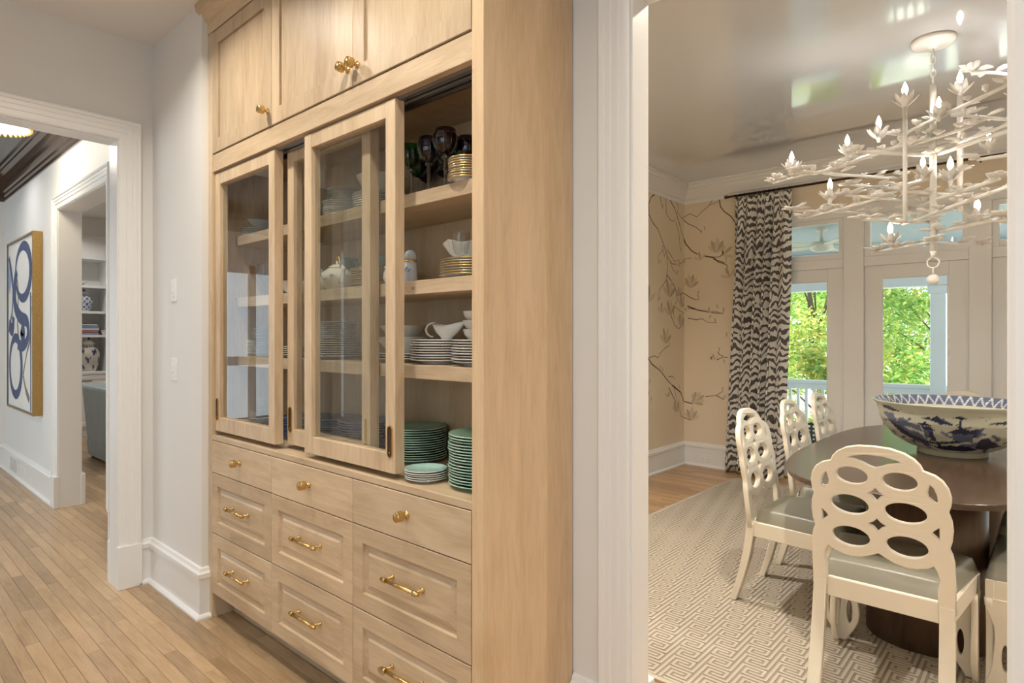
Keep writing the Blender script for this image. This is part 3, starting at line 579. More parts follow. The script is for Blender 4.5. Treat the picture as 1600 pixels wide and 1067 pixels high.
# cups on the right of shelf two
for i in range(3):
    c = MB(); c.lathe([(0, .004), (.024, .004), (.026, 0), (.03, .006), (.042, .02), (.046, .036)], 28, cap=False); c.lathe([(.046, .036), (.043, .0365), (.038, .02), (0, .008)], 28, cap=False)
    t_ = thing('teacup', 'white teacup with brown band, %s of three stacked on grey plates' % ['lowest', 'middle', 'topmost'][i], 'cup', (-1.435, 1.425, SH[2] + 8*.0088 + .016 + i*.030), 0, 'stacked teacups')
    c.build('bowl', 'porcelain_grey', t_); MB().tube([(.04, 0, .030), (.058, 0, .030), (.062, 0, .020), (.05, 0, .010), (.036, 0, .012)], .003, 6).build('handle', 'porcelain_grey', t_)
# gravy boat
g = thing('gravy_boat', 'white porcelain gravy boat on the grey plates', 'gravy boat', (-1.600, 1.440, SH[2] + 8*.0088 + .013), R(8)); g.scale = (1.05, 1.05, .84)
b = MB(); n = 32; prof = [(.35, 0), (.42, .006), (.40, .014), (.75, .034), (.92, .052), (1.0, .068)]; vs = []
for s_, h in prof:
    for i in range(n):
        a = 2*math.pi*i/n; f_ = max(0, math.cos(a)); x = (.056 + .026*f_**3 * (h/.068)) * math.cos(a) * s_; y = .034 * math.sin(a) * s_ * (1 - .35*f_**2*(h/.068)); vs.append((x, y, h + (.013*f_**2 - .006*math.sin(a)**2 + .006*max(0, -math.cos(a)))*(h/.068)**2))
b.add(vs, [(j*n+i, j*n+(i+1) % n, (j+1)*n+(i+1) % n, (j+1)*n+i) for j in range(len(prof)-1) for i in range(n)] + [tuple(range(n))[::-1]], smooth=True)
o = b.build('body', 'porcelain', g); so = o.modifiers.new('wall', 'SOLIDIFY'); so.thickness = .003
MB().tube([(-.062 + .032*math.cos(q)*(-1) if 0 else -.056 - .036*math.sin(q), 0, .046 + .030*math.cos(q)) for q in np.linspace(-.1, 3.0, 16)], .0042, 8).build('handle', 'porcelain', g)
# teapot, sugar bowl, jug, shaker
def pot(name, label, cat, x, y, z, s, spout=True, ring=True):
    t_ = thing(name, label, cat, (x, y, z), R(-20)); b = MB(); b.lathe([(r*s, h*s) for r, h in ((0, .003), (.035, .003), (.037, 0), (.042, .004), (.066, .03), (.072, .05), (.064, .074), (.044, .088), (.038, .092))], 36, cap=False)
    b.build('body', 'white_print', t_); l = MB(); l.lathe([(r*s, h*s) for r, h in ((.040, .091), (.036, .099), (.02, .107), (.006, .110), (.009, .118), (.006, .124), (0, .126))], 28, cap=False); l.build('lid', 'white_print', t_)
    MB().lathe([(r*s, h*s) for r, h in ((.0405, .0905), (.042, .092), (.0405, .0935))], 28, cap=False).build('gold_band', 'gold_rim', t_)
    for i in range(7):
        a = -1.9 + i*.42 + .1*(i % 2); q = MB(); zz = (.046 + .014*(i % 2))*s; rr = .0715*s
        q.lathe([(0, 0), (.010*s, -.0012), (.0, .0012)], 7, (rr*math.cos(a), rr*math.sin(a), zz)); q.build('flower_print', 'teal_glaze', t_)
    if spout: MB().tube([(.060*s, 0, .032*s), (.088*s, 0, .05*s), (.098*s, 0, .078*s), (.108*s, 0, .086*s)], [.013*s, .011*s, .008*s, .0065*s], 10).build('spout', 'white_print', t_)
    if ring: MB().tube([(math.cos(a)*.046*s, 0, (.09 + .056*math.sin(a))*s) for a in np.linspace(.1, math.pi - .1, 14)], .0038*s, 8).build('handle', 'gold_rim', t_)
    else: MB().tube([(-.055*s, 0, .072*s), (-.085*s, 0, .068*s), (-.086*s, 0, .04*s), (-.062*s, 0, .03*s)], .004*s, 8).build('handle', 'gold_rim', t_)
pot('teapot', 'white floral teapot with a gold overhead handle behind glass', 'teapot', onY(528, 500, 1.42).x, 1.42, SH[1], 1.02)
pot('sugar_bowl', 'white floral sugar bowl left of the teapot behind glass', 'sugar bowl', onY(502, 500, 1.42).x, 1.42, SH[1], .82, False, False)
t_ = thing('milk_jug', 'tall pale blue jug behind the floral teapot', 'jug', (onY(543, 500, 1.53).x, 1.53, SH[1])); MB().lathe([(0, .003), (.035, .003), (.037, 0), (.055, .04), (.052, .08), (.036, .12), (.046, .155), (.042, .153), (.03, .12), (0, .1)], 32, cap=False).build('body', 'teal_glaze', t_)
MB().tube([(.04, 0, .14), (.075, 0, .13), (.075, 0, .08), (.052, 0, .06)], .005, 8).build('handle', 'teal_glaze', t_)
t_ = thing('sugar_shaker', 'pale blue porcelain shaker with gold band and flower beside gold-rimmed plates', 'shaker', (onY(641, 500, 1.378).x, 1.378, SH[1]))
MB().lathe([(0, 0), (.024, 0), (.026, .004), (.0245, .04), (.023, .072)], 28).build('body', 'blue_white', t_); MB().lathe([(.0232, .072), (.0242, .0735), (.0242, .077), (.0232, .0785)], 28).build('gold_band', 'gold_rim', t_)
tp = MB().lathe([(.0215, .0785), (.0222, .095), (.018, .108), (.010, .115), (0, .117)], 28).build('cap', 'blue_white', t_)
for i in range(6): a = -2.6 + i*.42; MB().lathe([(0, -.001), (.0017, 0), (0, .001)], 6, (.0205*math.cos(a), .0205*math.sin(a), .099)).build('hole', 'slot_dark', tp)
fp = MB()
for i in range(5): a = -1.75 + .25*i; fp.lathe([(0, -.006 + .002*(i % 2)), (.006, 0), (0, .007)], 7, (.0228*math.cos(a), .0228*math.sin(a), .044 + .006*((i*7) % 3 - 1)))
fp.build('flower_print', 'teal_glaze', t_)
t_ = thing('creamer', 'small white floral jug half hidden by the sliding door stile', 'jug', (onY(612, 500, 1.372).x, 1.372, SH[1])); MB().lathe([(0, 0), (.022, 0), (.032, .02), (.030, .04), (.024, .055), (.027, .064), (.024, .062), (0, .03)], 28, cap=False).build('body', 'white_print', t_)
MB().tube([(-.026, 0, .055), (-.044, 0, .05), (-.042, 0, .025), (-.03, 0, .018)], .003, 6).build('handle', 'teal_glaze', t_)
# stemware
def goblet(label, x, y, z, mat, s=1.0, kind=0, group='coloured goblets on the top shelf'):
    t_ = thing('goblet' if kind == 0 else 'wine_glass', label, 'goblet' if kind == 0 else 'wine glass', (x, y, z), rnd.uniform(0, 1), group)
    st = [(.034, 0), (.035, .002), (.012, .005), (.0065, .010), (.006, .06), (.007, .098), (.012, .103), (.014, .108), (.011, .115), (.008, .118)] if kind == 0 else [(.034, 0), (.035, .002), (.010, .005), (.0055, .014), (.005, .05), (.008, .068), (.0055, .074), (.009, .082)]
    MB().lathe([(r*s, h*s) for r, h in st], 12 if kind == 0 else 14, smooth=kind == 1).build('stem', 'glass_stem', t_)
    if kind == 0: bw_ = [(.008, .116), (.020, .121), (.033, .133), (.040, .150), (.0415, .166), (.039, .184), (.0345, .198)]
    else: bw_ = [(.009, .082), (.020, .092), (.030, .112), (.034, .140), (.036, .172), (.037, .180)]
    b = MB(); b.lathe([(r*s, h*s) for r, h in bw_] + [((r - .002)*s, (h + .001)*s) for r, h in bw_[::-1]], 24, cap=False); b.build('bowl', mat, t_)
    c = MB()
    for i in range(10):
        a = i*2*math.pi/10; r0 = [(r*1.012*s, h*s) for r, h in bw_[1:-1]]; c.tube([(r*math.cos(a), r*math.sin(a), h) for r, h in r0], .0012*s, 4)
        if kind == 0: c.tube([(.0412*s*math.cos(a + q), .0412*s*math.sin(a + q), (.176 + .007*abs(q)/.31)*s) for q in (-.31, -.15, 0, .15, .31)], .0008*s, 4)
    c.build('cut_facets', 'glass_stem', t_)
zg = SH[0]
goblet('green goblet at the sliding door edge on the top shelf', onY(643, 300, 1.405).x, 1.405, zg, 'glass_green')
goblet('dark blue goblet between the green and the purple one', onY(670, 300, 1.395).x, 1.395, zg, 'glass_blue')
goblet('dark purple goblet, tallest and foremost on the top shelf', onY(696, 300, 1.385).x, 1.385, zg, 'glass_purple', 1.03)
goblet('dark goblet behind the gold-edged saucers', onY(722, 300, 1.455).x, 1.48, zg, 'glass_dark')
goblet('second green goblet behind the dark blue one', onY(652, 300, 1.50).x, 1.50, zg, 'glass_green'); goblet('wine red goblet behind the green one', onY(664, 300, 1.57).x, 1.58, zg, 'glass_purple')
goblet('dark green goblet behind the tall purple one', onY(700, 300, 1.50).x, 1.50, zg, 'glass_green'); goblet('dark blue goblet standing at the back behind the purple one', onY(684, 300, 1.54).x, 1.575, zg, 'glass_blue')
goblet('clear cut wine glass in front of the scalloped bowl', onY(720, 400, 1.376).x, 1.376, SH[1], 'glass_clear', .84, 1, 'clear wine glasses in the cabinet')
for i, px in enumerate((396, 414)): goblet('clear wine glass on the third shelf behind the far sliding door, %s the stile' % ['away from', 'beside'][i], onY(px, 400, 1.45).x, 1.45, SH[1], 'glass_clear', .95, 1, 'clear wine glasses in the cabinet')
goblet('clear wine glass on the top shelf left of the white side plates', onY(503, 300, 1.43).x, 1.43, SH[0], 'glass_clear', .5, 1, 'clear wine glasses in the cabinet')
# ================================================================== DINING ROOM
# --- wallpaper print: flat ink branches, buds and blossoms on the two walls meeting in the corner
CPX = 1068.6
def wpt(px, py): return onX(px, py, -2.9985) if px <= CPX else onY(px, py, 6.1385)
def ribbons(polys, width):
    """ink strokes in photograph pixels, laid on the two wall planes"""
    L, Rr = MB(), MB()
    for pl_ in polys:
        pts = []
        for i, p in enumerate(pl_):
            if i and (pl_[i-1][0] - CPX) * (p[0] - CPX) < 0:
                f_ = (CPX - pl_[i-1][0]) / (p[0] - pl_[i-1][0]); pts.append((CPX, pl_[i-1][1] + f_*(p[1] - pl_[i-1][1])))
            pts.append(p)
        for side, b in ((0, L), (1, Rr)):
            run = []
            def flush(run):
                if len(run) < 2: return
                q = [onX(x, y, -2.9985) if side == 0 else onY(x, y, 6.1385) for x, y in run]; n_ = Vector((1, 0, 0)) if side == 0 else Vector((0, -1, 0)); vs = []
                for i, p in enumerate(q):
                    t_ = (q[min(i+1, len(q)-1)] - q[max(0, i-1)]).normalized(); s_ = t_.cross(n_) * width * (.75 + .5*rnd.random()) * (1 - .5*i/len(q)); vs += [p - s_, p + s_]
                b.add(vs, [(2*i, 2*i+1, 2*i+3, 2*i+2) for i in range(len(q)-1)])
            for x, y in pts:
                ok = x <= CPX + .01 if side == 0 else x >= CPX - .01
                if ok: run.append((x, y))
                else: flush(run); run = []
            flush(run)
    return L, Rr
def c1(pts): return [(1000 + x/5.3375, 300 + y/5.3375) for x, y in pts]
def c2(pts): return [(1000 + x/5.3375, 480 + y/5.3375) for x, y in pts]
TH = [c1(p) for p in ([(130, 15), (95, 40), (72, 100), (75, 190), (110, 260), (150, 310), (190, 420), (225, 520), (228, 620), (225, 690)], [(225, 690), (280, 770), (305, 840), (310, 900)], [(245, 55), (290, 140), (320, 230), (345, 330), (380, 430), (430, 490), (480, 520)],
      [(395, 950), (485, 985), (570, 1000)], [(660, 45), (670, 120), (700, 160), (760, 205), (790, 250)], [(540, 535), (610, 545), (650, 580), (720, 605)])]
TH += [c2(p) for p in ([(68, 425), (100, 475), (170, 530), (230, 610), (270, 650)], [(240, 670), (270, 730), (300, 800)], [(270, 650), (340, 710), (365, 785), (440, 805)])]
TN = [c1(p) for p in ([(290, 70), (318, 110), (312, 170), (350, 220), (415, 180), (475, 208), (510, 170), (580, 110), (650, 80)], [(350, 220), (400, 265), (460, 290), (500, 320), (515, 345)], [(215, 50), (220, 180), (255, 235), (290, 245)], [(300, 250), (325, 350), (335, 470), (345, 500)], [(170, 40), (180, 105), (195, 140)],
      [(225, 480), (260, 530), (285, 580), (320, 565), (340, 600), (375, 560), (425, 550)], [(228, 540), (270, 600), (310, 600), (335, 620)], [(190, 445), (190, 480), (155, 530), (150, 595)], [(190, 480), (205, 540)], [(250, 580), (275, 650), (310, 685)], [(225, 690), (215, 740), (165, 810), (150, 860), (160, 900)], [(215, 740), (240, 780), (235, 830)],
      [(310, 860), (360, 840), (420, 880), (470, 900), (500, 890)], [(310, 900), (285, 950), (325, 985), (370, 1010)], [(600, 1000), (640, 1000), (690, 1018), (705, 985)], [(580, 60), (600, 75), (580, 105)], [(610, 545), (665, 540), (690, 515)], [(720, 605), (735, 640)], [(610, 560), (720, 590)], [(235, 900), (265, 1055)], [(275, 950), (285, 1060)])]
TN += [c2(p) for p in ([(68, 425), (120, 405), (150, 422), (170, 380), (205, 345)], [(205, 345), (240, 320), (250, 290)], [(240, 580), (270, 575), (290, 600)], [(285, 670), (300, 740), (312, 800)], [(330, 850), (345, 910), (420, 942)], [(545, 745), (635, 735), (690, 700)], [(635, 735), (700, 770)], [(400, 90), (470, 105), (520, 95), (560, 125), (640, 130)], [(400, 5), (480, 22), (560, 35), (640, 55), (690, 45)],
      [(640, 440), (690, 415), (730, 420)], [(650, 370), (660, 395), (700, 410)], [(255, 60), (290, 150), (320, 180), (345, 160)], [(240, 700), (225, 750)])]
for polys, wd in ((TH, .0072), (TN, .0040)):
    L, Rr = ribbons(polys, wd); L.build('branch_print', 'ink_branch', wl); Rr.build('branch_print', 'ink_branch', ww)
def blossom(px, py, s, ang, n, mat, b0, b1, spread=1.8):
    left = px <= CPX; b = b0 if left else b1; o = wpt(px, py); ex = Vector((0, 1, 0)) if left else Vector((1, 0, 0)); ez = Vector((0, 0, 1)); nn = Vector((1, 0, 0)) if left else Vector((0, -1, 0))
    for k in range(n):
        a = ang + (k - (n-1)/2) * spread / max(1, n-1); d = ex*math.sin(a) + ez*math.cos(a); e = ex*math.cos(a) - ez*math.sin(a); l = s * (1 - .12*abs(k - (n-1)/2)); vs = []
        for q, w_ in ((0, .0), (.25, .09), (.6, .15), (.85, .10), (1, 0)): vs += [o + d*l*q - e*l*w_ + nn*.0004*(k % 3), o + d*l*q + e*l*w_ + nn*.0004*(k % 3)]
        b.add(vs, [(2*i, 2*i+1, 2*i+3, 2*i+2) for i in range(4)], mat if k % 2 == 0 else 1 - mat)
BL, BR = MB(), MB()
for (x, y), s, a, n in ((c1([(635, 510)])[0], .17, .1, 5), (c1([(690, 525)])[0], .13, .9, 3), (c1([(505, 570)])[0], .10, -.2, 3), (c1([(425, 800)])[0], .16, .0, 6), (c1([(245, 880)])[0], .22, .0, 4), (c1([(325, 870)])[0], .12, .2, 4), (c1([(345, 960)])[0], .15, .2, 4), (c1([(255, 1030)])[0], .18, -.2, 4),
                        (c1([(180, 1010)])[0], .12, 0, 3), (c1([(575, 1010)])[0], .07, 0, 3), (c1([(750, 715)])[0], .12, -.4, 3), (c2([(335, 160)])[0], .17, .4, 5), (c2([(215, 305)])[0], .19, 0, 4), (c2([(450, 800)])[0], .16, .7, 6), (c2([(305, 880)])[0], .16, 0, 5), (c2([(425, 945)])[0], .15, .1, 5), (c2([(620, 440)])[0], .07, -.2, 3), (c2([(230, 750)])[0], .08, 0, 2), (c1([(75, 920)])[0], .18, 0, 3)):
    blossom(x, y, s, a, n, 0, BL, BR)
for x, y in c1([(190, 140), (290, 250), (345, 500), (150, 605), (165, 605), (205, 540), (315, 690), (515, 350), (545, 325), (335, 620), (375, 600), (495, 890), (480, 860), (155, 920), (170, 900), (390, 1000), (690, 1000), (650, 975), (690, 525), (720, 580)]) + c2([(345, 160), (575, 100), (630, 130), (685, 705), (695, 770), (425, 945), (305, 885), (80, 640), (75, 740), (90, 790), (660, 375), (710, 470), (720, 250), (165, 525), (190, 545), (330, 690), (440, 808), (590, 440)]):
    blossom(x, y, .055, rnd.uniform(-.5, .5), 1, 1, BL, BR)
BL.build('blossom_print', ['ink_petal', 'ink_petal_dark'], wl); BR.build('blossom_print', ['ink_petal', 'ink_petal_dark'], ww)
for c in [c for c in wl.children]:   # the mural goes on along the wall towards the opening
    for dy, dz in ((-1.62, .06), (-3.1, -.10)):
        k = c.copy(); col.objects.link(k); k.parent = wl; k.location = (0, dy, dz)
# --- curtain and rod
rod = thing('curtain_rod', 'dark bronze curtain rod running above the French doors', 'curtain rod', (0, 6.04, 2.785))
MB().tube([(-2.47, 0, 0), (1.56, 0, 0)], .011, 12).build('rod', 'bronze', rod)
MB().lathe([(0, -2.515), (.014, -2.51), (.020, -2.495), (.014, -2.475), (.011, -2.46)], 14, axis='x').build('finial', 'bronze', rod)
for x in (-2.40, -.45, 1.5): MB().tube([(x, 0, 0), (x, .05, -.012), (x, .098, -.012)], .007, 8).build('bracket', 'bronze', rod)
ringm = MB().tube([(0, .019*math.cos(a), .019*math.sin(a) - .006) for a in np.linspace(0, 2*math.pi, 17)], .0028, 6, cap=False).mesh('ring', 'bronze')
for i in range(12): link('ring', ringm, rod, (-2.40 + i*.047, 0, 0))
def curtain(x0, x1, name, label, flip=1):
    nu, nv = 220, 40; b = MB(); uvs = []; arc = [0]; top = []
    for i in range(nu + 1):
        u = i/nu; top.append(u)
    folds = 6.2
    def pos(u, v):   # v 0 top .. 1 bottom
        amp = (.018 + .045*min(1, v*4)) * (1 - .45*max(0, (u - .80)/.20)) ; ph = u*folds*2*math.pi + .7*math.sin(u*9 + 1) ; spreadw = 1 + .06*v
        xm = (x0 + x1)/2; x = xm + (u - .5)*(x1 - x0)*spreadw - .11*v*flip + .016*math.sin(2*ph)*min(1, v*3)
        return (x, 6.035 + amp*math.sin(ph) + .01*math.sin(ph*.5 + 3*v), 2.762 - v*2.75)
    us = [i/nu for i in range(nu+1)]; L = 0; al = [0]
    for i in range(nu): p, q = pos(us[i], .6), pos(us[i+1], .6); al.append(al[-1] + math.dist(p, q))
    vs = [pos(u, (j/nv)**1.4 if j < 6 else (j/nv)**1.4) for j in range(nv+1) for u in us]
    b.add(vs, [(j*(nu+1)+i, j*(nu+1)+i+1, (j+1)*(nu+1)+i+1, (j+1)*(nu+1)+i) for j in range(nv) for i in range(nu)], smooth=True)
    o = b.build(name, 'zebra_cloth'); uvl = o.data.uv_layers.new(name='UVMap'); 
    for lp in o.data.loops:
        vi = lp.vertex_index; uvl.data[lp.index].uv = (al[vi % (nu+1)], vs[vi][2])
    so = o.modifiers.new('cloth', 'SOLIDIFY'); so.thickness = .0025
    return tag(o, label, 'curtain', 'zebra print curtains')
curtain(-2.40, -1.862, 'curtain', 'floor-length zebra print curtain hanging beside the magnolia wallpaper')
curtain(1.0, 1.5, 'curtain', 'zebra print curtain at the far end of the rod', -1)
# --- rug with an interlocking fret woven in pale pile
RX0, RX1, RY0, RY1 = -2.305, 1.36, 2.19, 5.775; P_ = .022
rug = thing('rug', 'beige rug with a raised cream interlocking fret pattern under the dining table', 'rug', (0, 0, 0))
b = MB(); b.box(RX0, RX1, RY0, RY1, .0005, .010).build('ground', 'rug_ground', rug)
sw = MB(); sw.box(RX0 - .012, RX1 + .012, RY0 - .012, RY0 + .012, .0003, .0113); sw.box(RX0 - .012, RX0 + .012, RY0, RY1, .0003, .0113); sw.box(RX1 - .012, RX1 + .012, RY0, RY1, .0003, .0113); sw.box(RX0, RX1, RY1 - .012, RY1 + .012, .0003, .0113); sw.build('binding', 'rug_line', rug)
hk = [(0, 4), (4, 4), (4, 2), (2, 2)]; unit = [(p, q) for p, q in zip(hk, hk[1:])] + [((-p[0], -p[1]), (-q[0], -q[1])) for p, q in zip(hk, hk[1:])] + [((0, -4), (0, 4))]
segs = set(); NX, NY = int((RX1 - RX0 - .04)/P_), int((RY1 - RY0 - .04)/P_)
for i in range(-30, NX + 30):
    for j in range(-30, NY + 30):
        if (j - 21*i) % 25 == 0:
            for (ax, ay), (bx, by) in unit:
                x0, x1 = sorted((ax + i, bx + i)); y0, y1 = sorted((ay + j, by + j)); x0, x1 = max(0, x0), min(NX, x1); y0, y1 = max(0, y0), min(NY, y1)
                if x1 >= x0 and y1 >= y0 and (x1 > x0 or y1 > y0): segs.add((x0, x1, y0, y1))
v = []; f = []; hw = P_*.27
for x0, x1, y0, y1 in segs:
    ox, oy = RX0 + .02, RY0 + .02; A, B, Cc, D = ox + x0*P_ - hw, ox + x1*P_ + hw, oy + y0*P_ - hw, oy + y1*P_ + hw; n = len(v); zt = .0118 if x1 > x0 else .0120
    v += [(A, Cc, .0098), (B, Cc, .0098), (B, D, .0098), (A, D, .0098), (A, Cc, zt), (B, Cc, zt), (B, D, zt), (A, D, zt)]
    f += [(n+4, n+5, n+6, n+7), (n, n+1, n+5, n+4), (n+1, n+2, n+6, n+5), (n+2, n+3, n+7, n+6), (n+3, n, n+4, n+7)]
me = bpy.data.meshes.new('fret_pile'); me.from_pydata(v, [], f); me.materials.append(M['rug_line']); me.update(); o = link('fret_pile', me, rug); o['kind'] = 'stuff'
RZ = .012
# --- table
TX, TY, TZ = -.50, 3.86, .76
tb = thing('dining_table', 'dark walnut dining table with rounded corners on drum pedestals', 'table', (TX, TY, RZ))
def sup(hw_, hl, n_, m=72):
    return [(hw_*math.copysign(abs(math.cos(a))**(2/n_), math.cos(a)), hl*math.copysign(abs(math.sin(a))**(2/n_), math.sin(a))) for a in (2*math.pi*i/m for i in range(m))]
b = MB(); n = 96; T = TZ - RZ; lv = [(.50, 1.11, T - .034), (.532, 1.142, T - .026), (.54, 1.15, T - .012), (.54, 1.15, T - .003), (.537, 1.147, T)]
for k, (a_, c_, z_) in enumerate(lv): b.v += [(x, y, z_) for x, y in sup(a_, c_, 3.0, n)]
b.f += [(k*n+i, k*n+(i+1) % n, (k+1)*n+(i+1) % n, (k+1)*n+i) for k in range(len(lv)-1) for i in range(n)] + [tuple(range(n))[::-1], tuple((len(lv)-1)*n+i for i in range(n))]; b.m += [0]*(len(b.f)); b.sm += [False]*len(b.f)
b.build('tabletop', 'walnut', tb)
for s in (-1, 1):
    p = MB(); pp = sup(.232, .26, 2.3, 56); p.prism(pp, lambda a_, c_, d: (a_ + .05, c_ + s*.50, d), 0, T - .035); o = p.build('pedestal', 'walnut_v', tb); 
    for f_ in o.data.polygons: f_.use_smooth = len(f_.vertices) == 4
# --- loop-back chairs
def curve_plate(name, outer, holes, thick, bev, mat, to3):
    cu = bpy.data.curves.new(name, 'CURVE'); cu.dimensions = '2D'; cu.fill_mode = 'BOTH'; cu.extrude = thick/2 - bev; cu.bevel_depth = bev; cu.bevel_resolution = 1
    for pts in [outer] + holes:
        sp = cu.splines.new('POLY'); sp.points.add(len(pts) - 1); sp.use_cyclic_u = True
        for q, p in zip(sp.points, pts): q.co = (p[0], p[1], 0, 1)
    o = bpy.data.objects.new(name, cu); col.objects.link(o); dg = bpy.context.evaluated_depsgraph_get(); me = bpy.data.meshes.new_from_object(o.evaluated_get(dg)); bpy.data.objects.remove(o); bpy.data.curves.remove(cu)
    for vv in me.vertices: vv.co = to3(vv.co.x, vv.co.y, vv.co.z)
    me.materials.clear(); me.materials.append(M[mat]); me.name = name; me.update(); return me
def ell(cx_, cz, rx, rz, n_=28, a0=0, a1=2*math.pi): return [(cx_ + rx*math.cos(a0 + (a1-a0)*i/n_), cz + rz*math.sin(a0 + (a1-a0)*i/n_)) for i in range(n_ if abs(a1 - a0 - 2*math.pi) < 1e-6 else n_ + 1)]
half = [(.226, .40), (.226, .50), (.224, .585), (.219, .612), (.211, .634), (.218, .66), (.222, .70), (.219, .735), (.210, .766), (.217, .79), (.219, .82), (.212, .85), (.197, .876), (.178, .892), (.158, .900), (.143, .905), (.135, .925), (.118, .945), (.090, .963), (.05, .975), (0, .978)]
inn = [(.182, .40), (.182, .48), (.190, .515), (.182, .545), (.170, .566), (.150, .552), (.12, .542), (.09, .538), (.055, .545), (.025, .559), (0, .574)]
outer = half + [(-x, z) for x, z in half[-2::-1]] + [(-x, z) for x, z in inn] + inn[-2::-1]
holes = []
for s in (-1, 1):
    holes += [ell(s*.076, .859, .057, .0365), ell(s*.089, .743, .068, .041), ell(s*.090, .615, .068, .0425)]
    holes += [[(s*x, z) for x, z in ((.163, .868), (.178, .850), (.187, .825), (.189, .800), (.180, .790), (.170, .798), (.155, .812), (.152, .830), (.157, .850))], [(s*x, z) for x, z in ((.191, .716), (.191, .652), (.183, .660), (.161, .681), (.168, .694), (.180, .706))]]
holes += [[(-.100, .926), (-.07, .940), (-.03, .949), (0, .950), (.03, .949), (.07, .940), (.100, .926), (.07, .922), (.04, .913), (.018, .902), (0, .896), (-.018, .902), (-.04, .913), (-.07, .922)], [(0, .828), (.013, .812), (.034, .800), (.015, .787), (0, .766), (-.015, .787), (-.034, .800), (-.013, .812)], [(0, .710), (.014, .694), (.038, .680), (.015, .667), (0, .648), (-.015, .667), (-.038, .680), (-.014, .694)]]
def bk(x, z, d):
    t_ = z - .42; y = -.215 - .10*t_ - .10*t_*t_ - .035*(1 - (x/.226)**2)*max(0, t_)*1.2; return (x, y + d, z)
CH = {'back': curve_plate('back_fretwork', outer, holes, .026, .004, 'chair_cream', bk)}
# rear leg, swept
def legm(name, fn):
    b = MB(); vs = []; N = 9
    for i in range(N + 1):
        z = .42 * (1 - i/N); x0, x1, y0, y1 = fn(z); vs += [(x0, y0, z), (x1, y0, z), (x1, y1, z), (x0, y1, z)]
    b.add(vs, [(4*i+k, 4*i+(k+1) % 4, 4*i+4+(k+1) % 4, 4*i+4+k) for i in range(N) for k in range(4)] + [(0, 1, 2, 3), (4*N+3, 4*N+2, 4*N+1, 4*N)]); return b.mesh(name, 'chair_cream')
for s in (-1, 1):
    def rl_(z, s=s):
        q = (.42 - z)/.42; y = -.232 - .085*q**1.7; xa, xb = (.182 + .003*q, .226 + .012*q - .008*q*q); return (min(s*xa, s*xb), max(s*xa, s*xb), y, y + .042 - .010*q)
    CH['rear%d' % s] = legm('rear_leg', rl_)
RW, FW, YR, YF = .200, .262, -.205, .235       # seat half-widths
b = MB(); b.prism([(-.182, YR - .012), (.182, YR - .012), (.182, YR + .014), (-.182, YR + .014)], lambda a_, c_, d: (a_, c_, d), .352, .428)
b.prism([(RW - .028, YR), (RW + .02, YR), (FW, YF), (FW - .028, YF)], lambda a_, c_, d: (a_, c_, d), .352, .428); b.prism([(-RW + .028, YR), (-RW - .02, YR), (-FW, YF), (-FW + .028, YF)], lambda a_, c_, d: (a_, c_, d), .352, .428); b.prism([(-FW, YF - .028), (FW, YF - .028), (FW, YF), (-FW, YF)], lambda a_, c_, d: (a_, c_, d), .352, .428)
CH['rails'] = b.mesh('seat_rail', 'chair_cream')
b = MB(); N = 24; vs = []
for j in range(N + 1):
    for i in range(N + 1):
        u, v_ = i/N*2 - 1, j/N*2 - 1; e = max(abs(u), abs(v_)); hw_ = (RW + .004) + (FW - RW - .002)*(v_ + 1)/2; k = 1 - (1 - (1 - min(1, (1 - e)/.16))**2)**.5 if e > .84 else 0
        vs.append((u*hw_, (YR + .006) + (v_ + 1)/2*(YF - YR - .002), .490 + .012*(1 - u*u)*(1 - v_*v_) - .068*k))
b.add(vs, [(j*(N+1)+i, j*(N+1)+i+1, (j+1)*(N+1)+i+1, (j+1)*(N+1)+i) for j in range(N) for i in range(N)], smooth=True); CH['seat'] = b.mesh('seat_cushion', 'leather')
# front leg: two pierced, waisted boards meeting at the corner of the seat
ctr = [(.352, .040, .080), (.325, .041, .078), (.29, .049, .066), (.25, .057, .055), (.215, .060, .055), (.18, .062, .061), (.15, .063, .067), (.12, .062, .070), (.09, .058, .068), (.06, .048, .062), (.03, .034, .054), (.012, .026, .046), (.0, .024, .042)]
out_ = [(c + w_/2, z) for z, c, w_ in ctr] + [(c - w_/2, z) for z, c, w_ in ctr[::-1]]
hole = ell(.0615, .132, .0145, .056, 20)
for s in (-1, 1):
    CH['ff%d' % s] = curve_plate('front_leg_board', out_, [hole], .022, .003, 'chair_cream', lambda x, z, d, s=s: (s*(FW - x), YF - .012 + d, z))
    CH['fs%d' % s] = curve_plate('side_leg_board', out_, [hole], .022, .003, 'chair_cream', lambda x, z, d, s=s: (s*(FW - .012 + d), YF - x, z))
def chair(label, x, y, rot):
    t_ = thing('dining_chair', label, 'chair', (x, y, RZ), rot, 'cream loop-back dining chairs'); t_.scale = (1, 1, .985)
    link('backrest', CH['back'], t_); link('seat_rail', CH['rails'], t_, bevel=.003); link('seat_cushion', CH['seat'], t_)
    for s in (-1, 1):
        link('rear_leg', CH['rear%d' % s], t_, bevel=.003)
        l = link('front_leg', CH['ff%d' % s], t_); link('side_board', CH['fs%d' % s], l)
    return t_
chair('cream loop-back dining chair in the foreground at the near table end', -.487, 2.812, 0)
chair('cream loop-back chair nearest the opening on the wallpaper side of the table', -.945, 3.325, R(-90))
chair('middle cream loop-back chair on the wallpaper side of the table', -.935, 3.975, R(-90))
chair('cream loop-back chair nearest the French doors on the wallpaper side', -.935, 4.61, R(-90))
chair('cream loop-back chair cut by the casing, nearer of the two opposite', .030, 3.235, R(90))
chair('cream loop-back chair cut by the casing, farther of the two opposite', .030, 3.86, R(90))
chair('cream loop-back chair at the far table end behind the bowl', onZ(1500, 612, .985).x, 5.10, R(180))
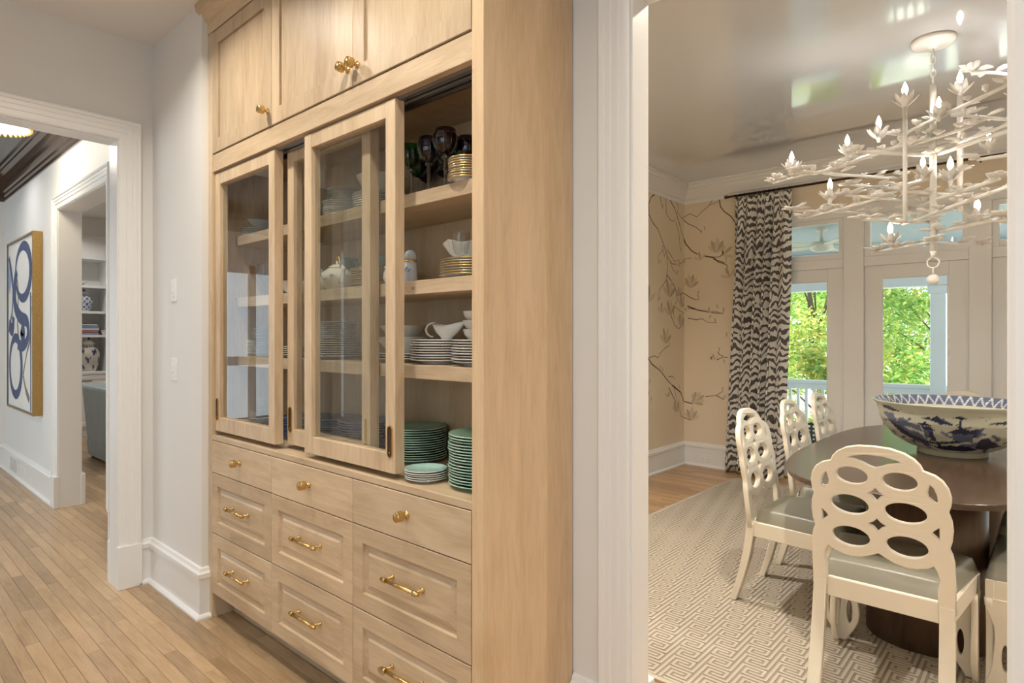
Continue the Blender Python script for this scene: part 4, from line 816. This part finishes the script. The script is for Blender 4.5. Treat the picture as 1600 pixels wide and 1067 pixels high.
# --- painted punch bowl
def attr_mesh(name, b, cols, mat):
    me = b.mesh(name, mat); a_ = me.color_attributes.new('glaze', 'FLOAT_COLOR', 'POINT'); a_.data.foreach_set('color', [c for q in cols for c in (*q, 1)]); return me
def inpoly(x, y, P):
    r_ = False; j = len(P) - 1
    for i in range(len(P)):
        if (P[i][1] > y) != (P[j][1] > y) and x < (P[j][0] - P[i][0])*(y - P[i][1])/(P[j][1] - P[i][1]) + P[i][0]: r_ = not r_
        j = i
    return r_
DK, MD = (.022, .030, .075), (.10, .125, .19)
SC = [(MD, [(150, 500), (235, 495), (250, 560), (330, 620), (420, 660), (440, 700), (340, 690), (230, 640)]), (DK, [(160, 430), (200, 438), (240, 452), (292, 476), (230, 482), (170, 462)]), (DK, [(410, 512), (470, 505), (486, 488), (504, 508), (525, 492), (542, 480), (570, 508), (650, 538), (645, 548), (560, 545), (500, 520)]),
      (MD, [(250, 540), (300, 520), (350, 560), (420, 570), (430, 620), (350, 600), (270, 580)]), (DK, [(412, 556), (440, 545), (456, 528), (472, 545), (508, 566), (430, 570)]), (DK, [(432, 572), (500, 572), (505, 590), (560, 602), (500, 604), (430, 600)]), (MD, [(436, 602), (500, 602), (515, 672), (432, 672)]), (DK, [(470, 610), (505, 610), (515, 690), (470, 685)]),
      (DK, [(180, 560), (260, 600), (330, 665), (440, 700), (560, 690), (690, 670), (740, 680), (620, 705), (480, 715), (340, 720), (240, 660)]), (DK, [(600, 606), (640, 590), (680, 570), (690, 500), (648, 488), (690, 474), (735, 486), (700, 500), (702, 560), (760, 580), (850, 556), (830, 590), (880, 610), (800, 640), (700, 630)]), (MD, [(640, 620), (780, 610), (800, 680), (640, 670)]),
      (DK, [(820, 710), (850, 650), (890, 632), (930, 660), (1000, 690), (1050, 715), (940, 742), (860, 740)]), (DK, [(860, 530), (910, 514), (990, 505), (1005, 470), (1035, 458), (1070, 490), (1130, 505), (1100, 522), (980, 528)]), (MD, [(700, 700), (830, 680), (840, 720), (700, 735)]), (DK, [(440, 745), (520, 735), (620, 720), (760, 715), (900, 750), (760, 770), (560, 772)]), (DK, [(500, 730), (520, 705), (545, 735), (530, 750), (505, 750)]),
      (DK, [(1050, 660), (1110, 630), (1160, 620), (1150, 680), (1080, 690)]), (MD, [(330, 700), (420, 715), (470, 750), (380, 740)])]
SC += [(DK, [(x, y), (x + 12, y + 6), (x + 24, y), (x + 12, y + 10)]) for x, y in ((290, 455), (330, 488), (360, 476), (390, 468), (810, 472), (840, 490), (872, 478), (320, 462))]
b = MB(); NA = 420; HB = .275; RB = .362
po = [(.150, .0), (.156, .004), (.152, .022), (.158, .028), (.205, .046), (.262, .084), (.302, .13), (.325, .18), (.334, .225), (.343, .252), (RB, HB - .006), (RB, HB)]
def dens(p, k): return [(p[i][0] + (p[i+1][0]-p[i][0])*q/k, p[i][1] + (p[i+1][1]-p[i][1])*q/k) for i in range(len(p)-1) for q in range(k)] + [p[-1]]
po2 = po[:3] + dens(po[3:10], 9) + po[10:]; pi_ = dens([(RB - .010, HB - .002), (.328, .245), (.322, .222)], 7) + [(.30, .14), (.25, .085), (.15, .05), (0, .045)]
b.lathe(po2 + pi_, NA, cap=False); cols = []; PALE = (.50, .51, .41)
for k, (r_, z_) in enumerate(po2 + pi_):
    outer_ = k < len(po2)
    for i in range(NA):
        th = 2*math.pi*i/NA; c_ = PALE
        if outer_ and .030 < z_ < .252:
            s_ = math.sin(th + R(84)); x_ = 640 + 545*s_; y_ = 790 - (z_ - .03)/.222*350
            x_ += 3*math.sin(y_*.9 + x_*.35); y_ += 3*math.sin(x_*.5)
            if math.sin(x_*.055 + 2.2*math.sin(y_*.045) + y_*.03) + .7*math.sin(x_*.021 - y_*.06 + 1) > (1.05 if y_ > 610 else 1.42) and y_ > 500: c_ = MD
            for cc, P in SC:
                if inpoly(x_, y_, P): c_ = cc
        elif not outer_ and z_ > .222:
            u = (th*44/math.pi) % 2; w_ = (z_ - .222)/.051; c_ = (.62, .64, .66) if abs(w_ - abs(u - 1)) < .16 else (.11, .135, .22)
        elif not outer_: c_ = (.58, .57, .47)
        cols.append(c_)
tag(link('punch_bowl', attr_mesh('punch_bowl', b, cols, 'painted_glaze'), None, (-.405, 3.90, TZ + .0005)), 'huge blue and white porcelain bowl with pagoda landscape on the table', 'bowl')
# --- outlet plates
def plate_sw(name, label, cat, loc, rot, wide, hi, kind):
    t_ = thing(name, label, cat, loc, rot); MB().box(-wide/2, wide/2, -.006, 0, -hi/2, hi/2).build('cover_plate', 'switch_white', t_, bevel=.002)
    if kind == 'switch': MB().box(-.017, .017, -.009, -.005, -.034, .034).build('rocker', 'switch_white', t_, bevel=.002); MB().box(-.004, .004, -.0105, -.008, -.020, -.012).build('slider', 'porcelain_grey', t_)
    elif kind == 'outlet':
        for s in (-1, 1):
            o_ = MB().box(s*.028 - .017, s*.028 + .017, -.008, -.005, -.014, .014).build('socket', 'switch_white', t_, bevel=.002)
            for q in (-.006, .006): MB().box(s*.028 - .004, s*.028 + .004, -.0086, -.0075, q - .001, q + .001).build('slot', 'slot_dark', o_)
    else:
        for i in range(10): MB().box(-wide/2 + .012, wide/2 - .012, -.009, -.005, -hi/2 + .014 + i*(hi - .028)/9 - .003, -hi/2 + .014 + i*(hi - .028)/9 + .003).build('louver', 'porcelain_grey', t_)
p = onY(272.5, 453.5, 1.195); plate_sw('light_switch', 'white dimmer switch, upper of the two on the hall wall', 'switch', p, 0, .072, .118, 'switch')
p = onY(273, 577, 1.195); plate_sw('light_switch', 'white dimmer switch, lower of the two on the hall wall', 'switch', p, 0, .072, .118, 'switch')
p = onY(1103.5, 716, 6.124); plate_sw('outlet', 'white outlet in the baseboard below the magnolia wallpaper', 'outlet', p, 0, .118, .072, 'outlet')
p = onY(22.5, 726, 1.179); plate_sw('floor_vent', 'white louvered vent in the foyer baseboard under the painting', 'vent', (p.x, 1.179, .115), 0, .34, .14, 'vent')
p = onY(34, 737, 1.179); plate_sw('outlet', 'white outlet in the foyer baseboard next to the vent', 'outlet', (p.x, 1.179, .115), 0, .118, .072, 'outlet')
p = onY(39.5, 741, 1.179); plate_sw('outlet', 'white outlet in the foyer baseboard nearest the living room doorway', 'outlet', (p.x, 1.179, .115), 0, .118, .072, 'outlet')
# --- chandelier of plaster-white branches with candle flowers
cz = thing('chandelier', 'white branching chandelier with leaves, flower cups and flame bulbs above the table', 'chandelier', (-.502, 4.024, CE))
CO = Vector((-.502, 4.024, CE))
MB().lathe([(.0, 0), (.105, 0), (.108, -.012), (.100, -.026), (.085, -.032), (.03, -.036), (.016, -.05), (.0, -.052)], 36, cap=False).build('canopy', 'plaster_white', cz)
for i in range(5):
    a = i % 2; lk = MB(); lk.tube([((.011*math.cos(q) if a else 0), (0 if a else .011*math.cos(q)), -.075 - i*.036 + .024*math.sin(q)) for q in np.linspace(0, 2*math.pi, 13)], .0038, 6, cap=False); lk.build('chain_link', 'plaster_white', cz)
MB().tube([(0, 0, -.245), (0, 0, -1.16)], .0165, 12).build('stem', 'plaster_white', cz)
MB().tube([(0, 0, -1.16), (0, 0, -1.20)], [.0165, .006], 10).build('stem_tip', 'plaster_white', cz)
MB().tube([(.028*math.cos(q), 0, -1.212 + .028*math.sin(q) - .012) for q in np.linspace(0, 2*math.pi, 21)], .004, 8, cap=False).build('ring', 'plaster_white', cz)
MB().tube([(0, 0, -1.25), (0, 0, -1.29)], .004, 6).build('hook', 'plaster_white', cz); MB().lathe([(0, -1.345), (.016, -1.342), (.027, -1.332), (.031, -1.317), (.027, -1.302), (.016, -1.291), (0, -1.287)], 24, cap=False).build('ball', 'plaster_white', cz)
def rel(v): return tuple(Vector(v) - CO)
leafm = []
for L in (.062, .082):
    b = MB(); b.add([(0, 0, 0), (L*.35, L*.24, .006), (L*.75, L*.21, .008), (L, 0, .004), (L*.75, -L*.21, .008), (L*.35, -L*.24, .006), (L*.4, 0, -.003), (0, 0, .003), (L*.35, L*.24, .009), (L*.75, L*.21, .011), (L, 0, .007), (L*.75, -L*.21, .011), (L*.35, -L*.24, .009), (L*.4, 0, .0)],
          [(0, 1, 6), (1, 2, 6), (2, 3, 6), (3, 4, 6), (4, 5, 6), (5, 0, 6), (7, 13, 8), (8, 13, 9), (9, 13, 10), (10, 13, 11), (11, 13, 12), (12, 13, 7)] + [(i, (i+1) % 6, 7 + (i+1) % 6, 7 + i) for i in range(6)], smooth=True); leafm.append(b.mesh('leaf', 'plaster_white'))
def place(me, parent, loc, rz, ry):
    o = link('leaf', me, parent, loc); o.rotation_euler = (0, ry, rz); return o
RODS = [((1404, 213), (1590, 125), 2.55, .0105), ((1302, 264), (1454, 211), 2.47, .0095), ((1339, 237), (1462, 243), 2.365, .0095), ((1249, 267), (1402, 278), 2.32, .009), ((1208, 286), (1306, 262), 2.32, .008), ((1240, 329), (1360, 333), 2.15, .008), ((1257, 341), (1378, 309), 2.13, .008), ((1320, 305), (1412, 312), 2.19, .0085),
        ((1408, 299), (1542, 308), 2.16, .0105), ((1422, 326), (1562, 279), 2.12, .0105), ((1410, 351), (1600, 283), 2.03, .0105), ((1347, 343), (1455, 347.5), 2.0, .009), ((1460, 363), (1569, 340), 1.945, .0105), ((1369, 393), (1456, 378), 1.888, .0085), ((1460, 378), (1534, 382), 1.888, .0085), ((1516, 112), (1600, 118), 2.78, .0085),
        ((1507, 181), (1610, 189), 2.55, .0095), ((1462, 243), (1610, 193), 2.365, .0105), ((1368, 300), (1500, 268), 2.245, .008), ((1425, 228), (1520, 196), 2.44, .0085), ((1330, 252), (1416, 226), 2.40, .008), ((1528, 343), (1625, 349), 1.96, .0085), ((1330, 289), (1395, 293), 2.25, .0075), ((1500, 222), (1600, 185), 2.40, .0095), ((1526, 250), (1610, 236), 2.25, .009)]
for (p0, p1, z, r_) in RODS:
    A, B_ = onZ(*p0, z), onZ(*p1, z); d = B_ - A; n_ = d.cross(Vector((0, 0, 1))).normalized(); mid = A + d*.5 + n_*rnd.uniform(-.008, .008) + Vector((0, 0, rnd.uniform(-.004, .004)))
    br = MB().tube([rel(A), rel(A.lerp(mid, .5) + n_*.003), rel(mid), rel(mid.lerp(B_, .5) - n_*.003), rel(B_)], [r_*.85, r_, r_*1.05, r_, r_*.8], 9).build('branch', 'plaster_white', cz)
    L = d.length; k = max(3, int(L/.06)); hd = math.atan2(d.y, d.x)
    for i in range(k):
        f_ = (i + .5*rnd.random())/k; s = 1 if i % 2 else -1
        if rnd.random() < .10: continue
        q = A + d*f_ + Vector((0, 0, r_*.6)); a = hd + s*rnd.uniform(.6, 1.3); ln = .022; e = q + Vector((math.cos(a), math.sin(a), .2))*ln
        for w_ in (0, .55, -.55)[:rnd.choice((1, 2, 3))]: place(leafm[rnd.randrange(2)], br, rel(e - Vector((math.cos(a), math.sin(a), .2))*.012), a + w_, -rnd.uniform(-.05, .35))
for (p0, p1, z, r_), br in zip(RODS, [c for c in cz.children if c.name.startswith('branch')]):
    for pe, pf_ in ((p0, p1), (p1, p0)):
        A, B_ = onZ(*pe, z), onZ(*pf_, z); d = (A - B_).normalized(); hd = math.atan2(d.y, d.x)
        for w_ in (-1.2, -.6, 0, .6, 1.2): place(leafm[rnd.randrange(2)], br, rel(A - d*.012 + Vector((0, 0, .004))), hd + w_ + rnd.uniform(-.15, .15), -rnd.uniform(.0, .3))
for (px, y0, y1, k) in ((1414, 168, 346, 3.20), (1500, 150, 331, 3.42)):
    q = _ray(px, 400) * k; zt, zb = CAMZ + (HZ - y0)/FPX*k, CAMZ + (HZ - y1)/FPX*k; MB().tube([rel((q[0], q[1], zt)), rel((q[0], q[1], zb))], .0105 if px < 1450 else .015, 10).build('upright', 'plaster_white', cz)
petal = MB(); L = .062
pv = []
for t_ in np.linspace(0, 1, 6):
    ww_ = .017*math.sin(math.pi*(.12 + .83*t_)); pv += [(.010 + .052*t_**1.15, -ww_, .028*t_ - .004 + .012*t_*t_), (.010 + .052*t_**1.15, ww_, .028*t_ - .004 + .012*t_*t_)]
petal.add(pv + [(x, y, z + .0025) for x, y, z in pv], [(2*i, 2*i+1, 2*i+3, 2*i+2) for i in range(5)] + [(12+2*i, 12+2*i+2, 12+2*i+3, 12+2*i+1) for i in range(5)] + [(2*i, 2*i+2, 14+2*i, 12+2*i) for i in range(5)] + [(2*i+1, 13+2*i, 15+2*i, 2*i+3) for i in range(5)] + [(10, 11, 23, 22)], smooth=True); petal = petal.mesh('petal', 'plaster_white')
cupm = MB().lathe([(.0, -.022), (.007, -.020), (.010, -.006), (.017, .010), (.018, .020), (.010, .021), (0, .018)], 16, cap=False).mesh('cup', 'plaster_white'); slv = MB().lathe([(.0095, .018), (.0095, .050), (.0, .051)], 14, cap=False).mesh('candle_sleeve', 'plaster_white')
flm = MB().lathe([(.006, .050), (.0105, .060), (.0130, .072), (.0115, .084), (.0065, .098), (.0025, .108), (.0, .113)], 16, cap=False).mesh('bulb', 'bulb')
CAND = [(1237, 272, 2.325, 0), (1324, 247, 2.385, 0), (1373, 222, 2.48, 1), (1414, 172, 2.575, 1), (1297, 318, 2.16, 1), (1391, 386, 1.895, 1), (1442, 281, 2.235, 0), (1485, 288, 2.19, 1), (1467, 190, 2.51, 0), (1500, 152, 2.72, 1), (1527, 352, 1.965, 1), (1545, 240, 2.42, 0), (1590, 160, 2.6, 0), (1598, 300, 2.1, 0)]
for i, (px, py, z, big) in enumerate(CAND):
    q = onZ(px, py, z); c = link('flower_cup', cupm, cz, rel(q + Vector((0, 0, .022)))); c.scale = (1.15,)*3 if big else (1, 1, 1)
    for j in range(7): o = link('petal', petal, c); o.rotation_euler = (0, -.12 - .25*(j % 2), j*2*math.pi/7 + i)
    link('candle_sleeve', slv, c); link('bulb', flm, c)
    lamp('chandelier_lamp', 'POINT', q + Vector((0, 0, .022 + .085)), 21.0, (1, .985, .95), shadow_soft_size=.012)

# ================================================================== FOYER PAINTING AND LIVING ROOM
px0, px1, pz0, pz1 = -7.66, -6.495, .69, 2.275
pt = thing('abstract_painting', 'large abstract painting of looping blue bands in a gilt-edged frame', 'painting', (px0, 1.193, pz0)); PWD, PHT = px1 - px0, pz1 - pz0
f_ = MB(); f_.sweep([(0, 0), (PWD, 0), (PWD, PHT), (0, PHT)], [(0, 0), (0, .068), (.012, .068), (.014, .05), (.014, 0)], lambda a, z, d: (a, -d, z), closed=True)
f_.build('frame', 'gilt_side', pt); f_ = MB(); f_.sweep([(.0125, .0125), (PWD - .0125, .0125), (PWD - .0125, PHT - .0125), (.0125, PHT - .0125)], [(0, .05), (0, .0685), (.010, .0685), (.010, .05)], lambda a, z, d: (a, -d, z), closed=True); f_.build('inner_lip', 'slot_dark', pt)
MB().box(.02, PWD - .02, -.058, -.02, .02, PHT - .02).build('canvas', 'canvas', pt)
def band(pts, w, mat, y, closed=False):
    P = [Vector((.03 + u*(PWD - .06), .03 + v_*(PHT - .06))) for u, v_ in pts]; Q = []
    n_ = len(P); m_ = n_*6
    for i in range(m_ + (0 if closed else 1)):   # catmull-rom
        t_ = i/6 if closed else i/m_*(n_-1); k = int(t_); fr = t_ - k; g = (lambda j: P[j % n_]) if closed else (lambda j: P[max(0, min(n_-1, j))]); a, b_, c_, d_ = g(k-1), g(k), g(k+1), g(k+2)
        Q.append(.5*((2*b_) + (c_-a)*fr + (2*a-5*b_+4*c_-d_)*fr*fr + (3*b_-a-3*c_+d_)*fr**3))
    vs = []; N = len(Q)
    for i, q in enumerate(Q):
        t_ = (Q[(i+1) % N if closed else min(i+1, N-1)] - Q[i-1 if closed else max(i-1, 0)]).normalized(); s_ = Vector((-t_.y, t_.x))*(w[0] + (w[1] - w[0])*(.5 + .5*math.sin(i/N*2*math.pi)))/2
        vs += [(max(.022, min(PWD - .022, (q + s_).x)), y, (q + s_).y), (max(.022, min(PWD - .022, (q - s_).x)), y, (q - s_).y)]
    MB().add(vs, [(2*i, 2*i+1, (2*i+3) % (2*N), (2*i+2) % (2*N)) for i in range(N if closed else N-1)]).build('painted_band', mat, pt)
E_ = lambda cu, cv, ru, rv, n_=14: [(cu + ru*math.sin(2*math.pi*i/n_), cv + rv*math.cos(2*math.pi*i/n_)) for i in range(n_)]
band([(.95, .66), (.97, .5), (1, .3)], (.03, .02), 'paint_olive', -.0585); band([(.62, .20), (.75, .32), (.88, .42), (.92, .6)], (.05, .03), 'paint_olive', -.0586); band([(.62, .20), (.72, .12), (.86, .06)], (.07, .04), 'paint_olive', -.0586); band([(.30, .80), (.42, .72), (.40, .5), (.45, .40)], (.05, .03), 'paint_olive', -.0586)
band([(.91, .0), (.91, .35), (.90, .68)], (0.047, 0.039), 'paint_blue', -.0588); band(E_(.31, .245, .25, .175), (0.072, 0.101), 'paint_blue', -.0592, True); band(E_(.61, .81, .30, .155), (0.050, 0.115), 'paint_blue', -.0592, True)
band([(.36, .83), (.28, .74), (.30, .62), (.50, .545), (.78, .51), (.80, .42), (.62, .37), (.40, .385)], (0.094, 0.133), 'paint_blue', -.0594); band([(.55, .40), (.62, .445), (.55, .49)], (0.156, 0.172), 'paint_blue', -.0590); band([(.02, .93), (.12, .84), (.20, .72), (.16, .58), (.04, .5)], (0.039, 0.070), 'paint_blue', -.0590)
band([(.0, .88), (.08, .80), (.0, .72)], (.12, .14), 'paint_pale', -.0588); band([(.02, .50), (.18, .47), (.22, .55)], (0.109, 0.125), 'paint_blue', -.0589)
# built-in bookcase
bx = -9.85; bk_ = thing('built_in_bookcase', 'white built-in bookcase with cupboards seen through the living room doorway', 'bookcase', (bx, 0, 0)); y0, y1 = 1.346, 2.58
MB().box(-.38, -.36, y0, y1, 0, 2.97).build('back_panel', 'wall_white', bk_)
for a, b_ in ((y0, y0 + .06), (2.53, y1)): MB().box(-.36, 0, a, b_, .89, 2.97).build('side_panel', 'trim_white', bk_)
MB().box(-.36, 0, y0, y1, 2.43, 2.999).build('header', 'trim_white', bk_); MB().sweep([(y0, 0), (y1, 0)], [(0, 2.72), (-.03, 2.74), (-.03, 2.76), (0, 2.76)], lambda a, b_, z: (-b_, a, z)).build('picture_rail', 'trim_white', bk_)
for z in (2.075, 1.722, 1.397): MB().box(-.36, -.004, y0 + .06, 2.53, z - .035, z).build('shelf', 'trim_white', bk_)
MB().box(-.36, .03, y0, y1, .855, .89).build('counter', 'trim_white', bk_, bevel=.004); MB().box(-.36, .01, y0, y1, .12, .855).build('base_cabinet', 'trim_white', bk_); MB().box(-.36, -.02, y0, y1, 0, .12).build('toe_kick', 'trim_white', bk_)
for a, b_ in ((1.40, 1.97), (1.99, 2.56)):
    for z0, z1, nm in ((.15, .66, 'cupboard_door'), (.68, .84, 'drawer')):
        p = MB().rings(a, b_, z0, z1, 0, [(0, 0), (.05, 0), (.055, .008), (.06, .008)], .02); q = MB().add([(.03 - v_[1], v_[0], v_[2]) for v_ in p.v], p.f); d = q.build(nm, 'trim_white', bk_)
        if nm == 'drawer': MB().tube([(.05, (a + b_)/2 - .07, .765), (.05, (a + b_)/2 + .07, .765)], .006, 8).build('handle', 'bronze', d)
def jar(name, label, px, z, prof, lid, dots):
    q = onX(px, 500, bx - .16); b = MB(); NA = 72; pr = dens(prof, 5); b.lathe(pr, NA, cap=False); cols = []
    for r_, h in pr:
        for i in range(NA):
            th = i/NA*2*math.pi; a = (th*dots) % 1; hh = h/prof[-1][1]; v_ = math.sin(th*dots)*math.sin(hh*dots*2.2) + .4*math.sin(th*dots*3 + hh*17)
            cols.append((.035, .055, .14) if v_ > (.35 if dots > 6 else .5) and .1 < hh < .93 else (.62, .60, .52) if dots <= 6 else (.55, .60, .68))
    t_ = thing(name, label, 'jar', (q.x, q.y, z)); link('body', attr_mesh('body', b, cols, 'painted_glaze'), t_)
    b = MB(); b.lathe(lid, 28, cap=False); link('lid', b.mesh('lid', 'white_print'), t_); b = MB(); t0 = lid[-1][1]; b.lathe([(.012, t0 - .004), (.018, t0 + .012), (.008, t0 + .028), (0, t0 + .034)], 12, cap=False); link('finial', b.mesh('finial', 'blue_glaze'), t_)
jar('ginger_jar', 'tall white temple jar with blue figures on the bookcase counter', 139, .89, [(.08, 0), (.085, .02), (.125, .16), (.13, .25), (.10, .33), (.065, .35), (.065, .375)], [(.07, .375), (.075, .385), (.06, .41), (.03, .43), (0, .44)], 5)
jar('ginger_jar', 'small blue and white jar on the middle bookcase shelf', 131, 1.722, [(.06, 0), (.09, .06), (.105, .13), (.085, .20), (.055, .22), (.055, .235)], [(.06, .235), (.06, .255), (.04, .27), (0, .275)], 9)
q = onX(140, 500, bx - .14)
for i, (mt, h, w_) in enumerate((('book_blue', .028, .30), ('book_red', .032, .28), ('book_grey', .034, .31), ('book_blue', .030, .29), ('book_grey', .026, .27))):
    z = 1.397 + sum((.028, .032, .034, .030, .026)[:i]); t_ = thing('book', 'book lying in the bookcase pile, %s, with %s cover' % (['lowest', 'second up', 'third up', 'fourth up', 'topmost'][i], {'book_blue': 'blue', 'book_red': 'red', 'book_grey': 'grey'}[mt]), 'book', (q.x, q.y - .07, z + .0005), 0, 'books piled on the bookcase shelf')
    b = MB(); b.box(-.11, .11, -w_/2, w_/2, 0, .003); b.box(-.11, .11, -w_/2, w_/2, h - .004, h - .001); b.box(.107, .11, -w_/2, w_/2, 0, h - .001); b.build('cover', mt, t_); MB().box(-.105, .106, -w_/2 + .006, w_/2 - .006, .003, h - .004).build('pages', 'paper', t_)
s_ = thing('small_bowl', 'small white dish beside the pile of books on the bookcase', 'bowl', (q.x + .06, q.y + .16, 1.397)); MB().lathe([(0, .003), (.02, .003), (.022, 0), (.045, .05), (.05, .06), (.046, .058), (.02, .012), (0, .01)], 24, cap=False).build('dish', 'porcelain', s_)
s_ = thing('white_dish', 'white dish on the upper bookcase shelf', 'bowl', (bx - .15, onX(124, 440, bx - .15).y, 2.075)); MB().lathe([(0, .003), (.03, .003), (.032, 0), (.08, .04), (.10, .06), (.095, .058), (.03, .012), (0, .01)], 28, cap=False).build('dish', 'porcelain', s_)
# blue velvet armchair, back towards us
ac = thing('armchair', 'blue-grey velvet skirted armchair seen from its side in the living room', 'armchair', (-7.62, 2.36, 0))
def slab(name, z0, z1, b0, b1, bev=.03):
    b = MB(); v = [(x, y, z0) for x, y in ((b0[0], b0[2]), (b0[1], b0[2]), (b0[1], b0[3]), (b0[0], b0[3]))] + [(x, y, z1) for x, y in ((b1[0], b1[2]), (b1[1], b1[2]), (b1[1], b1[3]), (b1[0], b1[3]))]
    b.add(v, [(3, 2, 1, 0), (4, 5, 6, 7), (0, 1, 5, 4), (1, 2, 6, 5), (2, 3, 7, 6), (3, 0, 4, 7)]); return b.build(name, 'velvet', ac, bevel=bev, seg=3)
slab('backrest', .16, .835, (-.63, .52, -.44, -.22), (-.74, .60, -.47, -.25), .05); slab('seat_cushion', .30, .48, (-.42, .42, -.24, .42), (-.42, .42, -.24, .42), .05)
for s in (-1, 1): slab('arm', .16, .64, (s*.55 - .10, s*.55 + .10, -.30, .44), (s*.58 - .11, s*.58 + .11, -.30, .46), .05)
slab('skirt', .03, .20, (-.60, .52, -.435, .45), (-.63, .54, -.445, .46), .012)
for x in (-.55, .48):
    for y in (-.38, .40): MB().box(x - .025, x + .025, y - .025, y + .025, 0, .05).build('foot', 'walnut_v', ac)
